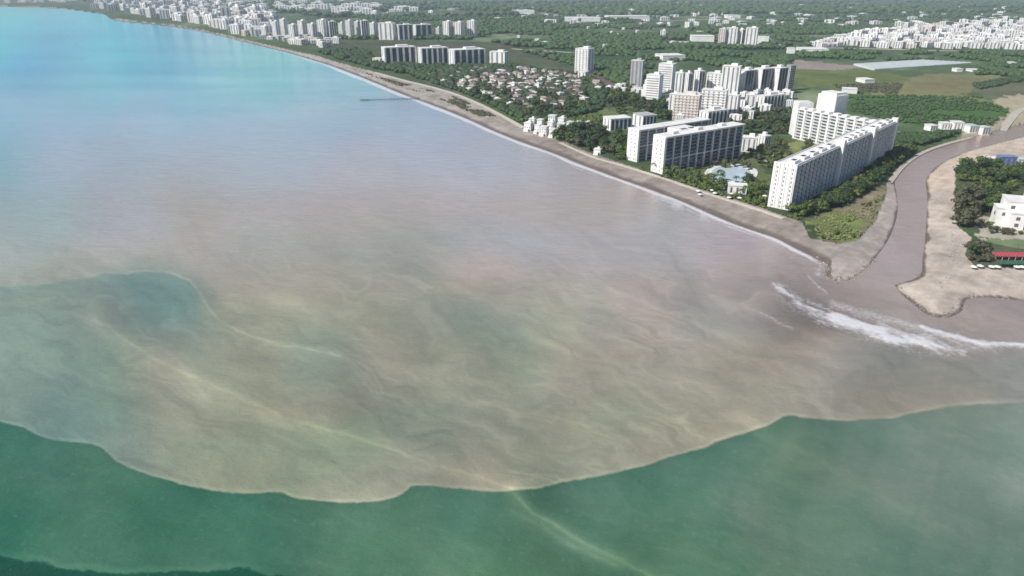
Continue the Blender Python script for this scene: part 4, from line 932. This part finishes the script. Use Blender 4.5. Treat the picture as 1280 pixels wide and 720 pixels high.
# ------------------------------------------------------------------ village houses
def roof_mesh(kind, m):
    b = MB(); e = .58
    if kind == 'hip':
        b.quad((-e, -e, 0), (e, -e, 0), (.2, 0, .42), (-.2, 0, .42)); b.quad((e, e, 0), (-e, e, 0), (-.2, 0, .42), (.2, 0, .42))
        b.quad((e, -e, 0), (e, e, 0), (.2, 0, .42)); b.quad((-e, e, 0), (-e, -e, 0), (-.2, 0, .42)); b.quad((-e, e, 0), (e, e, 0), (e, -e, 0), (-e, -e, 0))
    elif kind == 'gable':
        b.quad((-e, -e, 0), (e, -e, 0), (e, 0, .45), (-e, 0, .45)); b.quad((e, e, 0), (-e, e, 0), (-e, 0, .45), (e, 0, .45))
        b.quad((e, -e, 0), (e, e, 0), (e, 0, .45)); b.quad((-e, e, 0), (-e, -e, 0), (-e, 0, .45)); b.quad((-e, e, 0), (e, e, 0), (e, -e, 0), (-e, -e, 0))
    else:
        b.box(-.53, .53, -.53, .53, 0, .1); b.box(-.2, .2, -.15, .2, .1, .3)
    return b.mesh('house_roof', [m])
ROOFS = [(roof_mesh('hip', 'tile'), 'dark red hipped'), (roof_mesh('gable', 'tile'), 'dark red gabled'), (roof_mesh('hip', 'tile_pale'), 'faded pinkish hipped'), (roof_mesh('gable', 'tile_pale'), 'faded pinkish gabled'), (roof_mesh('flat', 'roof_white'), 'flat white')]
VILLAGE = [(532, 96), (560, 88), (600, 86), (640, 84), (700, 92), (730, 96), (752, 112), (745, 126), (700, 134), (660, 140), (630, 132), (600, 118), (560, 108)]
placed = []; tries = 0
while len(placed) < 200 and tries < 14000:
    tries += 1
    px, py = rng.uniform(530, 755), rng.uniform(83, 141)
    if not inside(np.array([px]), np.array([py]), VILLAGE)[0]: continue
    x, y = at(px, py)
    w, d, h = rng.uniform(7, 12), rng.uniform(6.5, 10), rng.uniform(4.5, 7.5)
    if any(hypot(x - p[0], y - p[1]) < .66 * (w + p[2]) for p in placed) or any(hypot(x - f[0], y - f[1]) < f[2] + 6 for f in FOOT): continue
    if np.min(np.hypot(ROADP[:, 0] - x, ROADP[:, 1] - y)) < 12: continue
    placed.append((x, y, w))
    k = rng.choice(5, p=[.27, .2, .16, .13, .24])
    side = 'near the lone white tower' if px > 690 else ('facing the beach' if py > 112 else ('behind the jetty beach' if px < 600 else 'in the middle of the village'))
    wt = ['white', 'cream', 'pink', 'white'][rng.integers(4)]
    row_ = 'back' if py < 98 else 'front' if py > 122 else 'middle'
    o = thing('village_house', f"{'tiny' if w < 8.5 else 'large' if w > 10.5 else 'small'} {dict(pink='pinkish').get(wt, wt)} house with {ROOFS[k][1]} roof, {row_} rows, {side}", 'house', (x, y, 2.9), radians(rng.choice([-28, 25, 60]) + rng.uniform(-12, 12)), f'{ROOFS[k][1]} village houses, {side}')
    box(o, 'wall', (0, 0, 0), (w, d, h), wt)
    mesh_part(o, 'roof', ROOFS[k][0], (0, 0, h), 0, (w, d, w * .6))
for p in placed: FOOT.append((p[0], p[1], p[2] * .55))

# ------------------------------------------------------------------ trees
ico_v = []; gr = (1 + 5 ** .5) / 2
for s1 in (-1, 1):
    for s2 in (-1, 1): ico_v += [(0, s1, s2 * gr), (s1, s2 * gr, 0), (s2 * gr, 0, s1)]
ico_v = np.array(ico_v, float); ico_v /= np.linalg.norm(ico_v[0])
from itertools import combinations
el = min(np.linalg.norm(ico_v[a_] - ico_v[b_]) for a_, b_ in combinations(range(12), 2))
ico_f = []
for t in combinations(range(12), 3):
    p = ico_v[list(t)]
    if all(abs(np.linalg.norm(p[i] - p[(i + 1) % 3]) - el) < 1e-3 for i in range(3)):
        ico_f.append(t if np.dot(np.cross(p[1] - p[0], p[2] - p[0]), p.sum(0)) > 0 else (t[0], t[2], t[1]))
ico_f = np.array(ico_f)
def subdiv(v, f):
    v = list(map(tuple, v)); cache = {}; out = []
    def mid(a_, b_):
        k = (min(a_, b_), max(a_, b_))
        if k not in cache:
            m_ = (np.array(v[a_]) + np.array(v[b_])); v.append(tuple(m_ / np.linalg.norm(m_))); cache[k] = len(v) - 1
        return cache[k]
    for a_, b_, c_ in f:
        x, y, z = mid(a_, b_), mid(b_, c_), mid(c_, a_); out += [(a_, x, z), (b_, y, x), (c_, z, y), (x, y, z)]
    return np.array(v), np.array(out)
ico2_v, ico2_f = subdiv(ico_v, ico_f)

def crown_mesh(seed, m, tall=1.0):
    """unit crown: leafy clumps of loose blades round a few limbs, gaps between"""
    r = np.random.default_rng(seed); V_, F_ = [], []; n = 0
    cl = []
    for i in range(9):
        a_ = r.uniform(0, 2 * pi); q_ = r.uniform(.0, .62) ** .8; z = r.uniform(.30, .95)
        cl.append((q_ * cos(a_) * (1.15 - z * .5), q_ * sin(a_) * (1.15 - z * .5), z * tall, r.uniform(.22, .36)))
    for (cx, cy, cz, cr) in cl:
        k = ico_v * cr * r.uniform(.55, .95, (12, 1)); k[:, 2] *= .85
        V_.append(k + (cx, cy, cz)); F_.append(np.array(ico_f) + n); n += 12
        for _ in range(26):
            d = r.normal(size=3); d /= np.linalg.norm(d); d[2] = abs(d[2]) * .8 + d[2] * .2
            c = np.array((cx, cy, cz)) + d * cr * r.uniform(.75, 1.25)
            t1 = np.cross(d, r.normal(size=3)); t1 /= np.linalg.norm(t1); t2 = np.cross(d, t1)
            s_ = r.uniform(.05, .11)
            V_.append(np.array([c + t1 * s_, c + t2 * s_ * .8 + d * s_ * .5, c - t1 * s_, c - t2 * s_ * .8 - d * s_ * .2])); F_.append(np.array([(0, 1, 2), (0, 2, 3)]) + n); n += 4
    me = fast_mesh('crown', np.vstack(V_), np.vstack(F_), M[m], 3)
    return me
def trunk_mesh():
    b = MB()
    def limb(p, q_, r0, r1, k=5):
        for i in range(k):
            a0, a1 = 2 * pi * i / k, 2 * pi * (i + 1) / k
            b.quad((p[0] + r0 * cos(a0), p[1] + r0 * sin(a0), p[2]), (p[0] + r0 * cos(a1), p[1] + r0 * sin(a1), p[2]), (q_[0] + r1 * cos(a1), q_[1] + r1 * sin(a1), q_[2]), (q_[0] + r1 * cos(a0), q_[1] + r1 * sin(a0), q_[2]))
    limb((0, 0, -.05), (.02, 0, .4), .06, .045)
    for a_ in (0.3, 2.4, 4.5): limb((.02, 0, .38), (.35 * cos(a_), .35 * sin(a_), .75), .04, .015)
    return b.mesh('trunk', ['bark'])
TRUNK = trunk_mesh()
CROWNS = {k: [crown_mesh(s + i, m, t) for i in range(4)] for k, m, s, t in (('leaf', 'leaf', 1, .9), ('dark', 'leaf_dark', 11, 1.0), ('olive', 'leaf_olive', 21, .85), ('tall', 'leaf_olive', 31, 1.3), ('bright', 'leaf_bright', 41, .8))}
CROWNS['palm'] = []
for k in range(4):
    r = random.Random(k); b = MB()
    for i in range(13):
        a_ = 2 * pi * i / 13 + r.uniform(-.2, .2); ln = r.uniform(.38, .5); up = r.uniform(.05, .3); P0 = None
        for t in np.linspace(0, 1, 5):
            rr = ln * t; zz = 1.0 + up * t - .45 * t * t; wd = .055 * (1 - .75 * abs(t - .35)); ca, sa = cos(a_), sin(a_)
            P1 = ((rr * ca - wd * sa, rr * sa + wd * ca, zz - .03), (rr * ca, rr * sa, zz), (rr * ca + wd * sa, rr * sa - wd * ca, zz - .03))
            if P0: b.quad(P0[0], P0[1], P1[1], P1[0]); b.quad(P0[1], P0[2], P1[2], P1[1])
            P0 = P1
    CROWNS['palm'].append(b.mesh('palm_crown', ['leaf']))
b = MB()
for i in range(6):
    a0, a1 = 2 * pi * i / 6, 2 * pi * (i + 1) / 6
    b.quad((.035 * cos(a0), .035 * sin(a0), -.05), (.035 * cos(a1), .035 * sin(a1), -.05), (.022 * cos(a1), .022 * sin(a1), 1.01), (.022 * cos(a0), .022 * sin(a0), 1.01))
PALM_TRUNK = b.mesh('palm_trunk', ['bark'])
def tree(x, y, s, kind, label, group, name='tree', z=3.0, rel=None):
    if rel is not None:
        s_rel, u_, v_ = rel
        sz = 'large' if s_rel > .66 else 'small' if s_rel < .33 else 'medium'
        tone = {'leaf': 'bright green', 'dark': 'dark green', 'olive': 'olive', 'tall': 'grey-green', 'bright': 'yellow-green', 'palm': 'feathery'}[kind]
        if u_ is None: where = v_
        else: where = ('front ' if v_ > .62 else 'back ' if v_ < .34 else 'mid ') + ('left' if u_ < .3 else 'right' if u_ > .7 else 'centre')
        label = f"{sz} {tone} {name.replace('_', ' ')} {label}, {where}"
    z = gz(x, y)
    o = thing(name, label, {'shrub': 'shrub', 'palm_tree': 'palm'}.get(name, 'tree'), (x, y, z - .25), rng.uniform(0, 6.28), group)
    o.scale = (s * rng.uniform(.85, 1.15),) * 2 + (s * rng.uniform(.85, 1.2),)
    mesh_part(o, 'trunk', PALM_TRUNK if kind == 'palm' else TRUNK); mesh_part(o, 'crown', CROWNS[kind][rng.integers(4)])
    TREES.append((x, y, s))
TREES = []
def grove(n, poly, s0, s1, kinds, label, group, name='tree', gap=.75, foot=True):
    made = 0; tries = 0; a_, b_ = np.min(poly, 0), np.max(poly, 0)
    while made < n and tries < n * 60:
        tries += 1
        px, py = rng.uniform(a_[0], b_[0]), rng.uniform(a_[1], b_[1])
        if not inside(np.array([px]), np.array([py]), poly)[0]: continue
        x, y = at(px, py); s = rng.uniform(s0, s1)
        if foot and any(hypot(x - f[0], y - f[1]) < f[2] for f in FOOT): continue
        if any(hypot(x - t[0], y - t[1]) < gap * (s + t[2]) * .5 for t in TREES): continue
        tree(x, y, s, kinds[rng.integers(len(kinds))], label, group, name, rel=((s - s0) / (s1 - s0), (px - a_[0]) / (b_[0] - a_[0]), (py - a_[1]) / (b_[1] - a_[1]))); made += 1
# hedge of trees along the river side of the V-shaped hotel
HP = smooth_line(line([(1003, 270), (1030, 262), (1058, 250), (1082, 234), (1104, 215), (1120, 200), (1138, 186)], 3.0), 8)
HQ = np.cumsum(np.r_[0, np.hypot(*np.diff(HP, axis=0).T)])
for row_, off in ((0, 0), (1, 7.0)):
    for t in np.arange(2, HQ[-1], 6.6):
        x = np.interp(t, HQ, HP[:, 0]) + off * .73 * -1 + rng.uniform(-1, 1); y = np.interp(t, HQ, HP[:, 1]) + off * .68 + rng.uniform(-1, 1)
        s = rng.uniform(6.5, 9.0); q_ = t / HQ[-1]
        wh_ = ('inner' if row_ else 'outer') + ' row ' + ('sea end' if q_ < .17 else 'near sea' if q_ < .34 else 'before middle' if q_ < .5 else 'past middle' if q_ < .67 else 'near road' if q_ < .84 else 'road end')
        tree(x, y, s, ['dark', 'leaf', 'bright', 'leaf'][rng.integers(4)], 'in the V-shaped hotel hedge', 'hedge trees by the V-shaped hotel', rel=((s - 6.5) / 2.5, None, wh_))
grove(46, [(868, 224), (885, 204), (930, 188), (962, 172), (985, 178), (992, 192), (962, 212), (958, 258), (930, 252), (895, 241)], 4.0, 8.5, ['leaf', 'bright', 'dark', 'olive'], 'in the pool garden', 'pool garden trees')
grove(22, [(800, 212), (840, 224), (880, 236), (950, 254), (958, 246), (930, 232), (880, 222)], 7, 10, ['palm'], 'along the hotel gardens', 'palms behind the beach', 'palm_tree', gap=.5, foot=False)
grove(14, [(985, 176), (1040, 177), (1048, 184), (1005, 202), (985, 198)], 4, 6.5, ['leaf', 'olive'], 'in the hotel courtyard', 'courtyard trees')
grove(40, [(692, 172), (715, 164), (775, 167), (778, 188), (784, 204), (745, 192), (712, 181)], 8, 13, ['olive', 'dark', 'dark', 'leaf'], 'in the seafront grove', 'seafront grove trees')
grove(34, [(770, 118), (800, 126), (832, 132), (838, 152), (800, 146), (752, 138)], 8, 13, ['dark', 'leaf', 'olive'], 'in the clump below the terraced block', 'clump below the terraced block')
grove(24, [(922, 142), (985, 140), (985, 170), (960, 168), (920, 166)], 7, 11, ['dark', 'leaf', 'olive'], 'behind the white villas', 'trees behind the villas')
for px, py in [(1199, 282), (1207, 283), (1215, 282), (1200, 268), (1208, 268), (1216, 268), (1203, 256), (1212, 255)]:
    x, y = at(px, py); tree(x, y, rng.uniform(10, 12), 'tall', f"tall grey-green tree in the dense bank block, {'front' if py > 275 else 'middle' if py > 260 else 'back'} row, {'left' if px < 1204 else 'right' if px > 1211 else 'centre'}", 'tall bank trees')
grove(52, [(1203, 205), (1290, 210), (1290, 236), (1256, 246), (1250, 268), (1222, 274), (1222, 232), (1202, 226)], 6.5, 11, ['dark', 'leaf', 'bright', 'leaf'], 'in the right-bank grove', 'right bank grove trees', gap=.7)
grove(9, [(1208, 308), (1240, 312), (1240, 330), (1220, 331), (1210, 320)], 4.5, 7, ['olive', 'dark'], 'left of the red awning', 'shrubs by the red awning', 'shrub')
grove(9, [(1222, 280), (1255, 285), (1290, 290), (1290, 297), (1240, 292)], 3, 5, ['olive', 'leaf'], 'below the stepped house', 'shrubs by the stepped house', 'shrub')
grove(10, [(1010, 272), (1065, 255), (1100, 232), (1102, 252), (1062, 300), (1020, 298)], 2.0, 3.6, ['olive', 'leaf'], 'on the river mouth point', 'bushes at the river mouth', 'shrub')
grove(30, [(560, 100), (640, 118), (700, 124), (752, 118), (750, 132), (690, 150), (650, 148), (600, 124)], 9, 13, ['dark', 'olive', 'leaf'], 'on the beach side of the village', 'village trees near the beach', foot=True)

# orchards, woods and gardens too many to count
def wood(name, label, pts, sizes, m, detail=0, tall=.75):
    v0, f0 = (ico_v, ico_f) if detail == 0 else (ico2_v, ico2_f)
    n = len(pts); k = len(v0)
    jit = rng.uniform(.68, 1.22, (n, k, 1))
    a_ = rng.uniform(0, 2 * pi, n); ca, sa = np.cos(a_)[:, None], np.sin(a_)[:, None]
    vx = v0[None, :, 0] * ca - v0[None, :, 1] * sa; vy = v0[None, :, 0] * sa + v0[None, :, 1] * ca; vz = np.repeat(v0[None, :, 2], n, 0)
    W_ = np.stack([vx, vy, vz * tall], -1) * jit * (sizes / 2)[:, None, None]
    W_[:, :, 2] += (sizes * .34)[:, None] + 2.9
    W_[:, :, 0] += pts[:, 0:1]; W_[:, :, 1] += pts[:, 1:2]
    F_ = (f0[None] + (np.arange(n) * k)[:, None, None]).reshape(-1, 3)
    me = fast_mesh(name, W_.reshape(-1, 3), F_, M[m], 3)
    o = bpy.data.objects.new(name, me); COL.objects.link(o)
    o['kind'] = 'stuff'; o['label'] = label; o['category'] = 'trees'
    return o
FA = np.array(FOOT)
def scatter(n, poly, clump=0.0, road=9, foot=True, seed=0, scale=120, uniform_world=False):
    P = np.array(poly, float); out = np.zeros((0, 2)); k = 0
    W = line(poly)
    while len(out) < n and k < 30:
        k += 1
        if uniform_world:
            lo, hi = W.min(0), W.max(0); x = rng.uniform(lo[0], hi[0], n * 2); y = rng.uniform(lo[1], hi[1], n * 2); px, py = image_px(x, y, 3.0)
        else:
            px, py = rng.uniform(P[:, 0].min(), P[:, 0].max(), n * 2), rng.uniform(P[:, 1].min(), P[:, 1].max(), n * 2)
        ok = inside(px, py, P); px, py = px[ok], py[ok]
        dx = (px - 640) / FPX; dy = (360 - py) / FPX; t = (3 - HCAM) / (-sin(PITCH) + dy * cos(PITCH)); x, y = dx * t, (cos(PITCH) + dy * sin(PITCH)) * t
        ok = fbm(x / scale, y / scale, 301 + seed, 3) > clump - .5 if clump else np.ones(len(x), bool)
        if foot:
            for i in range(0, len(x), 400):
                s_ = slice(i, i + 400)
                ok[s_] &= (np.hypot(x[s_, None] - FA[None, :, 0], y[s_, None] - FA[None, :, 1]) > FA[None, :, 2] + 2).all(1)
        x, y = x[ok], y[ok]
        ok = bank_dist(x, y) > 14
        out = np.vstack([out, np.stack([x, y], -1)[ok]])
    return out[:n]
p = scatter(2100, [(520, 98), (560, 86), (640, 82), (735, 94), (760, 112), (752, 138), (690, 152), (650, 150), (600, 125), (560, 110)]); wood('village_woodland', 'dark trees filling the gaps between the village houses', p, rng.uniform(6, 10, len(p)), 'leaf_dark', 1)
p = scatter(900, [(400, 66), (450, 62), (475, 78), (520, 84), (640, 84), (600, 100), (560, 104), (510, 94), (470, 86), (430, 76)]); wood('shore_woodland', 'dark belt of trees between beach and second coastal row', p, rng.uniform(9, 15, len(p)), 'leaf_dark', 1)
p = scatter(1300, [(640, 62), (700, 78), (760, 100), (790, 112), (830, 76), (900, 84), (990, 84), (990, 72), (900, 64), (760, 58)], .46, seed=1); wood('orchard', 'dark green orchards around the lone white tower', p, rng.uniform(8, 13, len(p)), 'leaf_orchard', 1)
p = scatter(7000, [(400, 20), (640, 20), (1000, 20), (1290, 14), (1290, 26), (1050, 44), (1000, 62), (900, 62), (700, 62), (640, 58), (600, 50), (560, 50), (420, 50)], .40, seed=2, scale=260); wood('orchard', 'dark green orchard belt stretching across the plain', p, rng.uniform(12, 22, len(p)), 'leaf_orchard', 0, .6)
p = scatter(3200, [(60, 2), (440, 4), (1290, 2), (1290, 16), (900, 20), (400, 22), (340, 16), (200, 5)], .42, seed=3, scale=500); wood('orchard', 'hazy strips of orchard near the skyline', p, rng.uniform(24, 46, len(p)), 'leaf_orchard', 0, .5)
p = scatter(900, [(1056, 62), (1290, 66), (1290, 98), (1220, 94), (1225, 76), (1090, 76), (1000, 72), (990, 64)], .42, seed=4); wood('orchard', 'dark orchard strip between the right-hand town and the greenhouse', p, rng.uniform(8, 14, len(p)), 'leaf_orchard', 0)
p = scatter(1500, [(1054, 122), (1120, 119), (1228, 122), (1260, 140), (1240, 157), (1130, 154), (1065, 140)], .30, seed=5, scale=60); wood('crop_rows', 'dark leafy crop on the green field behind the V-shaped hotel', p, rng.uniform(3, 5.5, len(p)), 'leaf_orchard', 0, .5)
p = scatter(420, [(1118, 168), (1160, 168), (1245, 162), (1220, 168), (1185, 176), (1150, 187), (1125, 200), (1100, 214), (1122, 190)], .3, seed=6, scale=40); wood('riverside_scrub', 'dense scrub along the left river bank', p, rng.uniform(4, 8, len(p)), 'leaf_dark', 1)
p = scatter(340, [(1040, 106), (1135, 98), (1120, 118), (1060, 118)], .5, seed=7); wood('crop_rows', 'sparse bushes over the olive field', p, rng.uniform(3, 6, len(p)), 'leaf_olive', 0, .5)
p = scatter(260, [(1215, 106), (1290, 94), (1290, 100), (1225, 112)], .3, seed=8); wood('field_hedge', 'dark hedge between the brown field and the right edge', p, rng.uniform(5, 9, len(p)), 'leaf_dark', 0)
p = scatter(420, [(640, 148), (700, 152), (750, 142), (752, 166), (700, 170), (668, 166)], .35, seed=9, scale=40); wood('garden_shrubbery', 'green shrubbery between the seafront villas', p, rng.uniform(3, 6, len(p)), 'leaf', 1)
p = scatter(700, [(785, 112), (830, 112), (860, 130), (985, 118), (990, 150), (960, 170), (930, 168), (840, 150), (790, 130)], .3, seed=10, scale=50); wood('garden_shrubbery', 'dark greenery between the blocks of the tower cluster', p, rng.uniform(4, 8, len(p)), 'leaf_dark', 1)
p = scatter(520, [(780, 205), (830, 222), (880, 238), (960, 262), (1000, 276), (1000, 268), (955, 250), (930, 190), (880, 208), (860, 222)], .35, seed=11, scale=25); wood('garden_shrubbery', 'low shrubs in the hotel gardens behind the beach', p, rng.uniform(1.6, 3.4, len(p)), 'leaf', 1)
p = scatter(900, [(440, 86), (500, 103), (565, 120), (600, 134), (630, 152), (600, 146), (555, 126), (480, 101)], .52, seed=12, scale=25); wood('dune_scrub', 'low green scrub on the sand beside the promenade', p, rng.uniform(1.5, 3, len(p)), 'leaf_olive', 0)
p = scatter(420, [(1004, 278), (1040, 264), (1075, 262), (1104, 236), (1100, 262), (1072, 298), (1035, 302)], .45, seed=13, scale=20); wood('dune_scrub', 'rough scrub on the point beside the river mouth', p, rng.uniform(.8, 2.0, len(p)), 'leaf_pale', 0)

# stones and driftwood on the right bank
p = scatter(160, [(1160, 290), (1200, 280), (1215, 300), (1200, 330), (1180, 360), (1160, 350)], 0, foot=False)
b = MB()
for (x, y) in p:
    s_ = rng.uniform(.2, .6)
    b.quad((x - s_, y - s_, 2.2), (x + s_, y - s_ * .6, 2.2), (x + s_ * .3, y, 2.6 + s_)); b.quad((x + s_, y - s_ * .6, 2.2), (x, y + s_, 2.2), (x + s_ * .3, y, 2.6 + s_)); b.quad((x, y + s_, 2.2), (x - s_, y - s_, 2.2), (x + s_ * .3, y, 2.6 + s_))
o = bpy.data.objects.new('driftwood_debris', b.mesh('driftwood_debris', ['grey'])); COL.objects.link(o); o['kind'] = 'stuff'; o['label'] = 'scattered stones and driftwood on the right-bank sand'; o['category'] = 'debris'

def rubble(name, label, px, n, wid, m, s0, s1):
    Q = smooth_line(line(px, 0.0), 8); b = MB()
    for _ in range(n):
        k = rng.integers(len(Q)); x, y = Q[k] + rng.normal(0, wid, 2); s_ = rng.uniform(s0, s1); z = gz(x, y) - .2
        if z < -.9: continue
        r_ = [s_ * rng.uniform(.6, 1.2) for _ in range(5)]; a_ = rng.uniform(0, 6)
        ring = [(x + r_[i] * cos(a_ + i * 1.256), y + r_[i] * sin(a_ + i * 1.256), z) for i in range(5)]
        top = [(x + r_[i] * .55 * cos(a_ + i * 1.256 + .2), y + r_[i] * .55 * sin(a_ + i * 1.256 + .2), z + s_ * rng.uniform(.6, 1.1)) for i in range(5)]
        for i in range(5): b.quad(ring[i], ring[(i + 1) % 5], top[(i + 1) % 5], top[i])
        b.quad(*top)
    o = bpy.data.objects.new(name, b.mesh(name, [m])); COL.objects.link(o); o['kind'] = 'stuff'; o['label'] = label; o['category'] = 'rocks'
M['rock'] = mat('pale_boulder', (0.26, 0.225, 0.20), 0.95, 0.2, 0.5, 0.8)
rubble('riprap', 'pale boulders tipped along the left tip of the river mouth', [(1022, 326), (1032, 334), (1030, 344), (1046, 352), (1062, 350), (1080, 338), (1092, 326)], 240, 2.2, 'rock', .3, 1.2)
rubble('riprap', 'rough rubble edge of the sandspit right of the river mouth', [(1150, 343), (1120, 356), (1140, 379), (1158, 391), (1174, 396), (1192, 395), (1203, 387), (1207, 376), (1222, 372), (1260, 374), (1290, 378)], 230, 2.0, 'rock', .25, .9)

# ------------------------------------------------------------------ air
hm = bpy.data.materials.new('sea_haze'); hm.use_nodes = True
hn = hm.node_tree; hn.nodes.remove(hn.nodes['Principled BSDF'])
pv = hn.nodes.new('ShaderNodeVolumePrincipled'); pv.inputs['Color'].default_value = (0.74, 0.86, 1.0, 1); pv.inputs['Density'].default_value = 0.00007
hn.links.new(pv.outputs[0], hn.nodes['Material Output'].inputs['Volume'])
b = MB(); b.box(-46000, 46000, -46000, 46000, -4, 215)
me = b.mesh('haze', []); me.materials.append(hm)
o = bpy.data.objects.new('haze', me); COL.objects.link(o); o['kind'] = 'stuff'; o['label'] = 'thin pale sea haze over the whole bay'; o['category'] = 'haze'
